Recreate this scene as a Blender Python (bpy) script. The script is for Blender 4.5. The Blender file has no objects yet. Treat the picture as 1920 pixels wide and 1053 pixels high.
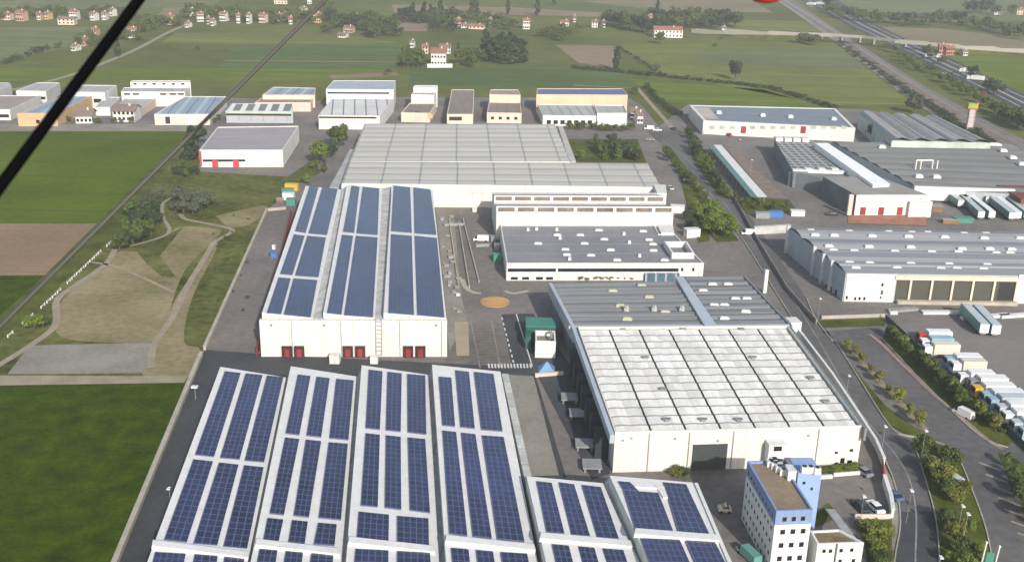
import bpy, math, random
from mathutils import Vector, Matrix
random.seed(7)
R = math.radians
scene = bpy.context.scene
col = scene.collection
# ---------------------------------------------------------------- camera
CAM_H = 105.0
F_PX = 1990.0; PITCH = R(19.4); ROLL = R(1.45)
cp, sp, cr, sr = math.cos(PITCH), math.sin(PITCH), math.cos(ROLL), math.sin(ROLL)
RT = Vector((1, 0, 0)); UP = Vector((0, sp, cp)); FW = Vector((0, cp, -sp))
CX = RT * cr + UP * sr
CY = UP * cr - RT * sr
cam_d = bpy.data.cameras.new('camera')
cam_d.sensor_width = 36; cam_d.lens = 36 * F_PX / 1920
cam_d.clip_start = 0.2; cam_d.clip_end = 9000
cam_d.dof.use_dof = True; cam_d.dof.focus_distance = 300; cam_d.dof.aperture_fstop = 7.0
cam = bpy.data.objects.new('camera', cam_d); col.objects.link(cam)
m = Matrix.Identity(4)
for i in range(3):
    m[i][0] = CX[i]; m[i][1] = CY[i]; m[i][2] = -FW[i]
m[2][3] = CAM_H
cam.matrix_world = m
scene.camera = cam
# ---------------------------------------------------------------- light
SUN_EL = R(28); SUN_AZ = math.atan2(0.34, -0.94)      # clockwise from +Y
w = bpy.data.worlds.new('World'); scene.world = w; w.use_nodes = True
nt = w.node_tree; nt.nodes.clear()
sk = nt.nodes.new('ShaderNodeTexSky'); sk.sky_type = 'NISHITA'; sk.sun_disc = False
sk.sun_elevation = SUN_EL; sk.sun_rotation = SUN_AZ; sk.air_density = 1.3; sk.dust_density = 2.0
bg = nt.nodes.new('ShaderNodeBackground'); bg.inputs['Strength'].default_value = 0.125
ow = nt.nodes.new('ShaderNodeOutputWorld')
nt.links.new(sk.outputs[0], bg.inputs[0]); nt.links.new(bg.outputs[0], ow.inputs[0])
sd = bpy.data.lights.new('sun', 'SUN'); sd.energy = 4.0; sd.angle = R(0.9); sd.color = (1, 0.95, 0.885)
so = bpy.data.objects.new('sun', sd); col.objects.link(so)
sv = Vector((math.sin(SUN_AZ) * math.cos(SUN_EL), math.cos(SUN_AZ) * math.cos(SUN_EL), math.sin(SUN_EL)))
so.rotation_euler = sv.to_track_quat('Z', 'Y').to_euler(); so.location = (60, -100, 90)
scene.view_settings.view_transform = 'Standard'; scene.view_settings.look = 'None'
scene.view_settings.gamma = 1; scene.view_settings.exposure = 0.38
scene.cycles.volume_bounces = 0; scene.cycles.max_bounces = 6; scene.cycles.diffuse_bounces = 3
scene.cycles.use_denoising = True
# ---------------------------------------------------------------- projection helpers (photo pixels 1920x1053)
def ray(px, py):
    x = px - 960.0; y = -(py - 526.5)
    return FW * F_PX + CX * x + CY * y
def P(px, py, z=0.0):
    d = ray(px, py); t = (z - CAM_H) / d.z
    return Vector((d.x * t, d.y * t, z))
def proj(v):
    d = Vector(v) - Vector((0, 0, CAM_H)); k = F_PX / d.dot(FW)
    return 960 + d.dot(CX) * k, 526.5 - d.dot(CY) * k
def hz(top, base):
    "height of a thing whose foot is at pixel base and whose top is at pixel top"
    g = P(*base); b = (9e9, 0)
    for i in range(0, 500):
        z = i * .1; x, y = proj((g.x, g.y, z)); e = abs(y - top[1])
        if e < b[0]: b = (e, z)
    return b[1]
def onplane(px, py, a, n):
    d = ray(px, py); o = Vector((0, 0, CAM_H))
    return o + d * ((a - o).dot(n) / d.dot(n))
def onwall(px, py, A, B):
    "u (metres from A) and z of a pixel on the vertical wall through A and B"
    ax = Vector((B[0] - A[0], B[1] - A[1], 0)); L = ax.length; ax /= L
    n = Vector((-ax.y, ax.x, 0)); q = onplane(px, py, Vector((A[0], A[1], 0)), n)
    return (q - Vector((A[0], A[1], 0))).dot(ax), q.z
def s2l(c):
    return tuple(((v / 255) / 12.92 if v / 255 <= .04045 else ((v / 255 + .055) / 1.055) ** 2.4) for v in c)
# ---------------------------------------------------------------- materials
MATS = {}
def mat(key, c, var=.18, sc=.15, sc2=1.6, rough=.85, spec=.3, metal=0, lines=None, tiles=None, tint=None, streak=0, coord='P', objvar=0):
    """c linear albedo. lines: list of (axis, period, width, colour, offset) in UV metres;
    tiles: (pu, pv, amount) brightness jitter per panel; tint: second colour mixed in by large noise"""
    if key in MATS: return MATS[key]
    M = bpy.data.materials.new(key); M.use_nodes = True
    N = M.node_tree.nodes; L = M.node_tree.links
    b = N['Principled BSDF']; b.inputs['Roughness'].default_value = rough; b.inputs['Metallic'].default_value = metal
    b.inputs['Specular IOR Level'].default_value = spec
    def mth(op, a, bb=None, cc=None):
        n = N.new('ShaderNodeMath'); n.operation = op
        for k, v in enumerate((a, bb, cc)):
            if v is None: continue
            if isinstance(v, (int, float)): n.inputs[k].default_value = v
            else: L.new(v, n.inputs[k])
        return n.outputs[0]
    def mix(f, a, bb, typ='MIX'):
        n = N.new('ShaderNodeMix'); n.data_type = 'RGBA'; n.blend_type = typ
        for s, v in ((n.inputs[0], f), (n.inputs[6], a), (n.inputs[7], bb)):
            if isinstance(v, (int, float)): s.default_value = v
            elif isinstance(v, tuple): s.default_value = (*v[:3], 1)
            else: L.new(v, s)
        return n.outputs[2]
    geo = N.new('ShaderNodeNewGeometry'); tc = N.new('ShaderNodeTexCoord')
    pos = geo.outputs['Position'] if coord == 'P' else tc.outputs['Object']
    uv = tc.outputs['UV']
    def noise(scale, detail=3, vec=None):
        n = N.new('ShaderNodeTexNoise'); n.inputs['Scale'].default_value = scale; n.inputs['Detail'].default_value = detail
        L.new(vec or pos, n.inputs['Vector']); return n.outputs[0]
    n1 = noise(sc); n2 = noise(sc2, 4)
    fac = mth('ADD', mth('MULTIPLY', n1, .6), mth('MULTIPLY', n2, .4))
    lo = tuple(v * (1 - var * 1.6) for v in c); hi = tuple(min(v * (1 + var * 1.6), .9) for v in c)
    if tint: hi = tint
    mr = N.new('ShaderNodeMapRange'); mr.inputs[1].default_value = .3; mr.inputs[2].default_value = .7; L.new(fac, mr.inputs[0])
    out = mix(mr.outputs[0], lo, hi)
    sep = None
    def uvsep():
        nonlocal sep
        if sep is None:
            sep = N.new('ShaderNodeSeparateXYZ'); L.new(uv, sep.inputs[0])
        return sep.outputs
    if tiles:
        u, v = uvsep()[0], uvsep()[1]
        cb = N.new('ShaderNodeCombineXYZ')
        L.new(mth('FLOOR', mth('DIVIDE', u, tiles[0])), cb.inputs[0]); L.new(mth('FLOOR', mth('DIVIDE', v, tiles[1])), cb.inputs[1])
        wn = N.new('ShaderNodeTexWhiteNoise'); wn.noise_dimensions = '2D'; L.new(cb.outputs[0], wn.inputs['Vector'])
        g = mth('ADD', mth('MULTIPLY', wn.outputs[0], tiles[2]), 1 - tiles[2])
        cg = N.new('ShaderNodeCombineColor'); [L.new(g, cg.inputs[k]) for k in range(3)]
        out = mix(1.0, out, cg.outputs[0], 'MULTIPLY')
    if streak:
        mp = N.new('ShaderNodeMapping'); mp.inputs['Scale'].default_value = (1.2, .07, 1); L.new(uv, mp.inputs[0])
        f = noise(1.0, 3, mp.outputs[0])
        f2 = N.new('ShaderNodeMapRange'); f2.inputs[1].default_value = .5; f2.inputs[2].default_value = .75; L.new(f, f2.inputs[0])
        out = mix(mth('MULTIPLY', f2.outputs[0], streak), out, tuple(v * .55 for v in c))
    for ln in (lines or []):
        ax, per, wd, lc = ln[:4]; off = ln[4] if len(ln) > 4 else 0
        t = uvsep()[0 if ax == 'u' else 1]
        f = mth('LESS_THAN', mth('FRACT', mth('DIVIDE', mth('ADD', t, off + 1000 * per), per)), wd / per)
        out = mix(f, out, lc)
    if objvar:
        oi = N.new('ShaderNodeObjectInfo')
        hs = N.new('ShaderNodeHueSaturation'); L.new(out, hs.inputs['Color'])
        L.new(mth('ADD', mth('MULTIPLY', oi.outputs['Random'], objvar * .06), .5 - objvar * .03), hs.inputs['Hue'])
        L.new(mth('ADD', mth('MULTIPLY', oi.outputs['Random'], objvar), 1 - objvar * .5), hs.inputs['Value'])
        out = hs.outputs[0]
    L.new(out, b.inputs['Base Color'])
    MATS[key] = M; return M
def paint(key, c, **k):
    k.setdefault('var', .07); k.setdefault('rough', .5)
    return mat(key, c, **k)
# ---------------------------------------------------------------- mesh builder
class MB:
    def __init__(s): s.v = []; s.f = []; s.uv = []; s.smooth = False
    def face(s, pts, uv=None, ax=None):
        i = len(s.v); pts = [Vector(p) for p in pts]
        s.v += [tuple(p) for p in pts]; s.f.append(tuple(range(i, i + len(pts))))
        if uv is None:
            o = pts[0]
            e = Vector(ax) if ax is not None else (pts[1] - pts[0])
            e = e.normalized() if e.length > 0 else Vector((1, 0, 0))
            n = Vector((0, 0, 0))
            for k in range(1, len(pts) - 1): n += (pts[k] - o).cross(pts[k + 1] - o)
            n = n.normalized() if n.length > 0 else Vector((0, 0, 1))
            e = (e - n * e.dot(n)).normalized(); g = n.cross(e)
            uv = [((p - o).dot(e), (p - o).dot(g)) for p in pts]
        s.uv += list(uv)
        return s
    def prism(s, poly, z0, z1, top=True, bottom=False, sides=True):
        poly = ccw(poly); n = len(poly); acc = 0
        if sides:
            for k in range(n):
                a, b = poly[k], poly[(k + 1) % n]
                L = math.hypot(b[0] - a[0], b[1] - a[1])
                s.face([(a[0], a[1], z0), (b[0], b[1], z0), (b[0], b[1], z1), (a[0], a[1], z1)],
                       [(acc, z0), (acc + L, z0), (acc + L, z1), (acc, z1)]); acc += L
        if top: s.face([(p[0], p[1], z1) for p in poly])
        if bottom: s.face([(p[0], p[1], z0) for p in reversed(poly)])
        return s
    def ring(s, outer, inner, z0, z1, zin=None):
        "wall outer faces z0..z1, top ring, inner faces down to zin"
        n = len(outer); s.prism(outer, z0, z1, top=False)
        for k in range(n):
            a, b, c, d = outer[k], outer[(k + 1) % n], inner[(k + 1) % n], inner[k]
            s.face([(a[0], a[1], z1), (b[0], b[1], z1), (c[0], c[1], z1), (d[0], d[1], z1)])
            if zin is not None:
                s.face([(d[0], d[1], z1), (c[0], c[1], z1), (c[0], c[1], zin), (d[0], d[1], zin)])
        return s
    def box(s, x0, y0, z0, x1, y1, z1, bottom=True):
        return s.prism([(x0, y0), (x1, y0), (x1, y1), (x0, y1)], z0, z1, bottom=bottom)
    def bar(s, a, b, z0, z1, th, bottom=True):
        "upright box along the segment a-b, th thick, centred"
        a = Vector((a[0], a[1])); b = Vector((b[0], b[1])); d = (b - a).normalized() * (th / 2); n = Vector((-d.y, d.x))
        return s.prism([a - n, b - n, b + n, a + n], z0, z1, bottom=bottom)
    def tube(s, pts, r, n=8, cap=True):
        pts = [Vector(p) for p in pts]; rs = r if isinstance(r, (list, tuple)) else [r] * len(pts); rings = []
        for k, p in enumerate(pts):
            d = (pts[min(k + 1, len(pts) - 1)] - pts[max(k - 1, 0)]).normalized()
            u = d.cross(Vector((0, 0, 1)))
            if u.length < .01: u = Vector((1, 0, 0))
            u.normalize(); v = d.cross(u)
            i = len(s.v); rings.append(i)
            s.v += [tuple(p + (u * math.cos(a) + v * math.sin(a)) * rs[k]) for a in [2 * math.pi * j / n for j in range(n)]]
        for k in range(len(pts) - 1):
            for j in range(n):
                a, b = rings[k] + j, rings[k] + (j + 1) % n
                c, d = rings[k + 1] + (j + 1) % n, rings[k + 1] + j
                s.f.append((a, b, c, d)); s.uv += [(j, k), (j + 1, k), (j + 1, k + 1), (j, k + 1)]
        if cap:
            s.f.append(tuple(rings[0] + j for j in reversed(range(n)))); s.uv += [(0, 0)] * n
            s.f.append(tuple(rings[-1] + j for j in range(n))); s.uv += [(0, 0)] * n
        return s
    def slab(s, q, n, th):
        "thin plate over quad q (world points), offset along n"
        q = [Vector(p) for p in q]; t = [p + n * th for p in q]
        s.face(t)
        for k in range(len(q)):
            a, b = k, (k + 1) % len(q); s.face([q[a], q[b], t[b], t[a]])
        return s
def ccw(poly):
    a = 0; n = len(poly)
    for k in range(n):
        x0, y0 = poly[k][0], poly[k][1]; x1, y1 = poly[(k + 1) % n][0], poly[(k + 1) % n][1]
        a += x0 * y1 - x1 * y0
    return list(poly) if a > 0 else list(reversed(poly))
def inset(poly, d):
    n = len(poly); out = []
    for k in range(n):
        p0 = Vector(poly[k - 1][:2]); p1 = Vector(poly[k][:2]); p2 = Vector(poly[(k + 1) % n][:2])
        e1 = (p1 - p0).normalized(); e2 = (p2 - p1).normalized()
        n1 = Vector((-e1.y, e1.x)); n2 = Vector((-e2.y, e2.x))
        bis = n1 + n2; den = max(.3, 1 + n1.dot(n2))
        out.append(p1 + bis * (d / den))
    return out
# ---------------------------------------------------------------- objects
OFF = {}
def tag(o, label=None, cat=None, group=None, kind=None):
    if label: o['label'] = label
    if cat: o['category'] = cat
    if group: o['group'] = group
    if kind: o['kind'] = kind
    return o
def thing(name, label, cat, loc=(0, 0, 0), group=None):
    o = bpy.data.objects.new(name, None); o.empty_display_size = .5; col.objects.link(o)
    loc = Vector((loc[0], loc[1], loc[2] if len(loc) > 2 else 0)); o.location = loc
    OFF[o.name] = loc
    return tag(o, label, cat, group)
def mk(name, mb, M, parent=None, label=None, smooth=False):
    off = OFF[parent.name] if parent is not None else Vector((0, 0, 0))
    me = bpy.data.meshes.new(name)
    me.from_pydata([(v[0] - off.x, v[1] - off.y, v[2] - off.z) for v in mb.v], [], mb.f)
    ul = me.uv_layers.new(name='uv')
    if len(mb.uv) == len(ul.data):
        flat = [c for t in mb.uv for c in t]; ul.data.foreach_set('uv', flat)
    me.materials.append(M)
    if smooth: me.polygons.foreach_set('use_smooth', [True] * len(me.polygons))
    me.update()
    o = bpy.data.objects.new(name, me); col.objects.link(o)
    if parent is not None:
        o.parent = parent
        OFF[o.name] = off
    else: OFF[o.name] = off
    if label: o['label'] = label
    return o
def struct(name, mb, M, label, cat='ground'):
    o = mk(name, mb, M); return tag(o, label, cat, kind='structure')
def copytree(root, loc, rz=0, sc=1.0, label=None, group=None):
    r = root.copy(); col.objects.link(r); r.location = loc; r.rotation_euler = (0, 0, rz)
    r.scale = sc if isinstance(sc, (tuple, list)) else (sc, sc, sc)
    if label: r['label'] = label
    if group: r['group'] = group
    for ch in list(root.children):
        c = ch.copy(); col.objects.link(c); c.parent = r
        for g in list(ch.children):
            d = g.copy(); col.objects.link(d); d.parent = c
    return r
def patch(name, pxs, M, layer, label, cat='ground', z=None):
    if name == 'bare_earth': pxs = smooth_px(list(pxs) + [pxs[0]], 6)[:-1]
    zz = .03 * layer
    mb = MB(); pts = ccw([P(x, y, 0) for x, y in pxs]); mb.face([(p.x, p.y, zz) for p in pts], uv=[(p.x, p.y) for p in pts])
    return struct(name, mb, M, label, cat)
def line(pxs, wd, layer, mb=None, dz=None):
    "flat ribbon of width wd metres through ground pixels"
    mb = mb or MB(); pts = [P(x, y) for x, y in pxs]; z = .03 * layer; L = []; Rr = []
    for k, p in enumerate(pts):
        d = (pts[min(k + 1, len(pts) - 1)] - pts[max(k - 1, 0)]).normalized(); n = Vector((-d.y, d.x, 0)) * (wd / 2)
        L.append(p + n); Rr.append(p - n)
    acc = 0
    for k in range(len(pts) - 1):
        l = (pts[k + 1] - pts[k]).length
        mb.face([(Rr[k].x, Rr[k].y, z), (Rr[k + 1].x, Rr[k + 1].y, z), (L[k + 1].x, L[k + 1].y, z), (L[k].x, L[k].y, z)],
                uv=[(acc, 0), (acc + l, 0), (acc + l, wd), (acc, wd)]); acc += l
    return mb
def smooth_px(pts, n=6):
    "Catmull-Rom through pixels"
    out = []; q = [pts[0]] + list(pts) + [pts[-1]]
    for i in range(1, len(q) - 2):
        for k in range(n):
            t = k / n; r = []
            for a in (0, 1):
                p0, p1, p2, p3 = q[i - 1][a], q[i][a], q[i + 1][a], q[i + 2][a]
                r.append(.5 * (2 * p1 + (p2 - p0) * t + (2 * p0 - 5 * p1 + 4 * p2 - p3) * t * t + (3 * p1 - p0 - 3 * p2 + p3) * t ** 3))
            out.append(tuple(r))
    return out + [pts[-1]]
class Hall: pass
def hall(name, label, cat, roofpx, h, wall, roof, para=.5, th=.35, group=None, base=0, roofname='roof', parent=None, polyw=None, walllabel=None):
    pts = polyw if polyw else [P(x, y, h) for x, y in roofpx]
    c = sum((Vector((p[0], p[1], 0)) for p in pts), Vector()) / len(pts)
    H = Hall(); H.pts = [Vector((p[0], p[1], 0)) for p in pts]; H.h = h
    H.root = parent if parent is not None else thing(name, label, cat, (c.x, c.y, base), group)
    poly = ccw(H.pts); inn = inset(poly, th)
    H.wall = mk('wall', MB().ring(poly, inn, base, h, h - para - .3), wall, H.root)
    if roof is not None:
        axis = H.pts[1] - H.pts[0]
        H.roof = mk(roofname, MB().face([(p[0], p[1], h - para) for p in inn], ax=axis), roof, H.root)
    return H
def wrect(name, H, A, B, r, M, proud=.06, parent=None, label=None, deep=.0):
    "box on the wall A->B covering pixel rect r = (x0,y0,x1,y1); outward is the side facing the camera"
    A = Vector((A[0], A[1], 0)); B = Vector((B[0], B[1], 0)); ax = (B - A).normalized(); n = Vector((-ax.y, ax.x, 0))
    if n.dot(-A) < 0: n = -n
    ym = (r[1] + r[3]) / 2; xm = (r[0] + r[2]) / 2
    u0 = onwall(r[0], ym, A, B)[0]; u1 = onwall(r[2], ym, A, B)[0]
    z1 = onwall(xm, r[1], A, B)[1]; z0 = onwall(xm, r[3], A, B)[1]
    if u0 > u1: u0, u1 = u1, u0
    return wbox(name, A, ax, n, u0, u1, max(z0, .02), z1, M, proud, parent or H.root, label)
def wbox(name, A, ax, n, u0, u1, z0, z1, M, proud, parent, label=None):
    a = A + ax * u0; b = A + ax * u1
    poly = [a - n * .05, b - n * .05, b + n * proud, a + n * proud]
    return mk(name, MB().prism(poly, z0, z1, bottom=True), M, parent, label)
def facade(H, A, B, n, z0, z1, M, wd, name='window', u0=.05, u1=.95, proud=.05, parent=None):
    "n evenly spaced windows along a wall"
    A = Vector((A[0], A[1], 0)); B = Vector((B[0], B[1], 0)); L = (B - A).length; ax = (B - A) / L; nn = Vector((-ax.y, ax.x, 0))
    if nn.dot(-A) < 0: nn = -nn
    for k in range(n):
        c = L * (u0 + (u1 - u0) * (k + .5) / n)
        wbox(name, A, ax, nn, c - wd / 2, c + wd / 2, z0, z1, M, proud, parent or H.root)
# ---------------------------------------------------------------- material library
W1 = mat('white_concrete_wall', (.64, .615, .56), var=.06, sc=.08, rough=.8, lines=[('u', 2.4, .06, (.50, .47, .41)), ('v', 3.1, .07, (.54, .51, .45))], streak=.5)
W2 = mat('cream_plaster', (.56, .50, .40), var=.08, streak=.3)
W3 = mat('plain_white_plaster', (.60, .59, .56), var=.07, streak=.4)
WG = mat('grey_concrete_panel', (.36, .40, .43), var=.08, lines=[('u', 2.5, .08, (.25, .28, .3))], streak=.3)
WD = mat('dark_grey_cladding', (.16, .18, .20), var=.1, lines=[('u', 1.2, .08, (.1, .11, .12))])
WB = mat('blue_grey_parapet_metal', (.36, .40, .45), var=.08, rough=.5)
PEACH = mat('peach_plaster', (.60, .44, .31), var=.08, streak=.2)
PINK = mat('pale_pink_plaster', (.62, .48, .40), var=.08, streak=.2)
YEL = mat('ochre_plaster', (.50, .34, .20), var=.1)
TRIM = paint('white_metal_trim', (.62, .61, .585), var=.06, sc=.4, rough=.45)
GUT = mat('weathered_light_grey_gutter', (.42, .42, .40), var=.2, sc=.3, sc2=2, lines=[('v', 6, .25, (.25, .25, .25))])
SOL = mat('solar_cells_blue', (.022, .030, .085), var=.4, sc=.03, sc2=.3, rough=.3, spec=.5,
          lines=[('u', 1.0, .13, (.09, .10, .185)), ('v', 1.65, .16, (.09, .10, .185))], tiles=(1.0, 1.65, .3))
SOLR = mat('solar_cells_grey_blue', (.034, .048, .105), var=.3, sc=.03, sc2=.3, rough=.3, spec=.5,
          lines=[('u', 1.0, .08, (.075, .095, .18)), ('v', 1.65, .1, (.075, .095, .18))], tiles=(1.0, 1.65, .2))
DARK = mat('dark_glass', (.012, .014, .018), var=.2, rough=.15, spec=.6)
DKIN = mat('dark_opening', (.03, .03, .032), var=.2)
RED = paint('red_door_paint', (.26, .035, .032), var=.2, sc2=5)
REDB = paint('bright_red_metal', (.42, .05, .055))
MTL = mat('galvanised_metal', (.34, .35, .36), var=.12, rough=.45, metal=.4)
CONC = mat('light_concrete', (.36, .33, .27), var=.15, sc=.3)
ASPH = mat('grey_brown_asphalt', (.155, .143, .132), var=.25, sc=.035, sc2=.5, tint=(.225, .20, .182))
ROADM = mat('road_asphalt_grey', (.088, .085, .088), var=.25, sc=.03, sc2=.5, tint=(.15, .142, .138))
DRKA = mat('dark_asphalt', (.05, .053, .058), var=.2, sc=.06, sc2=.7)
LOTM = mat('truck_park_asphalt', (.17, .155, .145), var=.12, sc=.03, sc2=.4)
WHM = mat('white_road_paint', (.6, .6, .57), var=.2, sc2=3)
GRD = mat('meadow_green', (.105, .128, .032), var=.28, sc=.006, sc2=.05, tint=(.148, .16, .048), spec=.03, rough=.95)
CROP = mat('dark_green_crop', (.032, .060, .001), var=.35, sc=.22, sc2=1.1, tint=(.060, .094, .003), spec=.03, rough=.95)
CROP2 = mat('bright_green_crop', (.074, .112, .006), var=.2, sc=.02, sc2=.3, tint=(.106, .14, .010), lines=[('v', 24, 1.2, (.06, .085, .01))], spec=.03, rough=.95)
SOIL = mat('ploughed_soil', (.23, .16, .105), var=.15, sc=.03, sc2=.5, lines=[('v', 5, .6, (.2, .14, .09))], spec=.03, rough=.95)
GRASS = mat('rough_grass', (.062, .098, .012), var=.4, sc=.05, sc2=.4, tint=(.17, .175, .055), spec=.03, rough=.95)
LAWN = mat('verge_grass', (.065, .095, .012), var=.35, sc=.12, sc2=1.2, tint=(.12, .135, .03), spec=.03, rough=.95)
TAN = mat('dry_tan_earth', (.155, .15, .06), var=.15, sc=.045, sc2=.5, tint=(.32, .26, .16), spec=.03, rough=.95)
GRAV = mat('gravel_path', (.28, .24, .18), var=.15, sc=.2, sc2=2, spec=.03, rough=.95)
SLAB = mat('old_concrete_slab', (.22, .20, .17), var=.12, sc=.08, sc2=.8, tint=(.29, .27, .235), spec=.03, rough=.95)
SPOIL = mat('dry_stubble', (.19, .165, .10), var=.15, sc=.01, sc2=.1, spec=.03, rough=.95)
FGRN = [mat('field_green_%s' % k, c, var=.18, sc=.008, sc2=.07, spec=.03, rough=.95, lines=[('v', 46, 9, tuple(x * .88 for x in c)), ('v', 110, 3, tuple(x * 1.35 for x in c), 30)]) for k, c in
        (('blue', (.082, .122, .042)), ('fresh', (.112, .145, .024)), ('olive', (.142, .158, .044)), ('grey', (.135, .15, .07)))]
BRWN = mat('field_brown', (.22, .17, .12), var=.12, sc=.01, sc2=.1, spec=.03, rough=.95)
BALL = mat('railway_ballast', (.19, .155, .13), var=.15, sc=.1, sc2=1, spec=.03, rough=.95)
# ---------------------------------------------------------------- ground
g = MB(); g.face([(-3500, -300, 0), (3500, -300, 0), (3500, 7000, 0), (-3500, 7000, 0)])
struct('ground', g, GRD, 'wide flat green farmland plain reaching the far edge')
G = lambda n, px, M, l, lab, cat='field': patch(n, px, M, l, lab, cat)
# far fields
G('field', [(430, 88), (745, 84), (755, 116), (425, 112)], FGRN[0], 1, 'blue green field left of the farmhouse in the plain')
G('field', [(420, 117), (755, 120), (740, 128), (400, 126)], FGRN[0], 1, 'narrow dark green strip field below the pale path line')
G('field', [(-80, 128), (395, 128), (740, 130), (760, 148), (620, 152), (-90, 152)], FGRN[1], 1, 'fresh green field just behind the left row of factories')
G('field', [(330, 62), (600, 60), (750, 80), (430, 84), (300, 80)], FGRN[2], 1, 'olive meadow below the village at the top left')
G('field', [(770, 132), (1000, 118), (1150, 132), (1200, 165), (765, 162)], FGRN[0], 1, 'dark green field behind the factories below the farmhouse')
G('field', [(1040, 84), (1150, 86), (1152, 128), (1085, 118)], BRWN, 1, 'pale brown field patch left of the lone poplar')
G('field', [(1160, 84), (1560, 78), (1740, 195), (1560, 198), (1240, 140)], FGRN[2], 1, 'large olive meadow between the poplar and the railway')
G('field', [(1180, 148), (1430, 168), (1560, 205), (1290, 195), (1240, 190)], FGRN[1], 1, 'green meadow behind the long white factory on the right')
G('field', [(1300, 96), (1560, 88), (1640, 130), (1330, 120)], FGRN[3], 2, 'greyish green band inside the large olive meadow')
G('field', [(735, 9), (960, 14), (1130, 24), (1120, 32), (960, 28), (740, 30)], BRWN, 1, 'brown field behind the poplars at the top centre')
G('field', [(1100, 2), (1290, -6), (1400, -4), (1450, 24), (1260, 22), (1100, 14)], SPOIL, 1, 'pale stubble field at the top right of centre')
G('field', [(960, -2), (1100, 4), (1240, 20), (1000, 12), (940, 4)], FGRN[0], 2, 'thin blue green field beyond the brown field')
G('field', [(1640, 50), (1760, 54), (1960, 76), (1960, 98), (1700, 76)], SPOIL, 1, 'grey tan field behind the overpass on the right')
G('field', [(1550, 0), (2000, -20), (2000, 40), (1640, 40)], FGRN[3], 1, 'grey green field in the top right corner')
G('field', [(1770, 103), (1960, 112), (1990, 205), (1840, 138)], FGRN[1], 1, 'green field right of the motorway below the red farmhouse')
G('field', [(-100, 4), (420, -6), (400, 12), (-100, 24)], FGRN[3], 1, 'grey green field in the top left corner')
G('field', [(-100, 52), (170, 50), (120, 92), (-100, 134)], FGRN[3], 1, 'grey green field at the left edge below the village')
G('field', [(738, 43), (806, 44), (800, 59), (742, 59)], BRWN, 2, 'small brown field between the tree groups at the top')
G('field', [(308, 15), (388, 13), (352, 26), (296, 29)], SPOIL, 2, 'small tan field above the top left village')
G('field', [(1340, 36), (1500, 40), (1560, 60), (1340, 56)], FGRN[2], 1, 'olive field behind the left ramp of the overpass')
G('field', [(618, 141), (740, 136), (748, 142), (620, 148)], SOIL, 2, 'reddish earth strip behind the tall white factory')
# near fields
G('field', [(-120, 246), (352, 244), (182, 419), (-160, 419)], CROP2, 1, 'bright green crop field at the left above the brown field')
G('field', [(-160, 419), (182, 419), (84, 516), (-200, 517)], SOIL, 1, 'brown ploughed field at the left edge')
G('field', [(-200, 517), (84, 516), (-160, 740), (-300, 740)], CROP, 1, 'small dark green field below the brown field')
G('field', [(-420, 722), (-10, 722), (350, 712), (215, 1053), (150, 1210), (-700, 1210)], CROP, 1, 'dark green crop field in the lower left corner')
G('parkland', [(352, 244), (375, 235), (640, 228), (620, 350), (560, 350), (498, 395), (382, 655), (350, 712), (-20, 722), (-160, 740), (84, 516), (182, 419)], GRASS, 2, 'rough grass park between the fields and the factories', 'grass')
G('verge', [(182, 419), (352, 244), (362, 250), (215, 440), (0, 640), (-60, 690), (-120, 700), (84, 516)], LAWN, 3, 'green verge beside the diagonal field edge', 'grass')
G('bare_earth', [(200, 498), (222, 472), (262, 470), (310, 440), (345, 425), (405, 430), (410, 442), (352, 500), (330, 545), (312, 600), (285, 640), (200, 642), (112, 630), (108, 580), (140, 540)], TAN, 3, 'dry tan earth of the park centre', 'earth')
G('bare_earth', [(295, 640), (330, 560), (392, 470), (402, 455), (405, 470), (360, 560), (345, 640), (375, 656), (352, 708), (268, 704)], TAN, 4, 'tan earth patch right of the concrete slab', 'earth')
G('bare_earth', [(405, 405), (500, 386), (470, 420), (430, 425)], TAN, 3, 'pale dry patch below the solar hall corner in the park', 'earth')
G('concrete_slab', [(56, 648), (290, 643), (270, 700), (14, 702)], SLAB, 5, 'old grey concrete slab in the lower part of the park', 'slab')
G('grass_strip', [(255, 470), (345, 425), (300, 480), (330, 520), (305, 520), (275, 495)], GRASS, 5, 'green tongue of grass inside the tan earth', 'grass')
G('dirt_track', [(-60, 704), (352, 706), (346, 718), (-60, 724)], GRAV, 5, 'pale dirt track along the top of the lower left field', 'track')
for lab, px, wd in (('winding gravel path in the upper park', [(330, 368), (306, 382), (306, 408), (318, 432), (300, 446), (245, 462)], 1.3),
                    ('gravel path looping through the right of the park', [(338, 402), (350, 412), (400, 422), (436, 433), (402, 455), (385, 482), (350, 540), (322, 598), (290, 645), (282, 690)], 1.7),
                    ('straight gravel path crossing the tan earth', [(170, 492), (215, 500), (270, 522), (326, 549)], 1.2),
                    ('curved gravel path along the left of the park', [(216, 468), (196, 498), (135, 540), (106, 566), (104, 610), (62, 645), (-10, 690)], 1.9)):
    struct('gravel_path', line(smooth_px(px), wd, 6), GRAV, lab, 'path')
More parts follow.
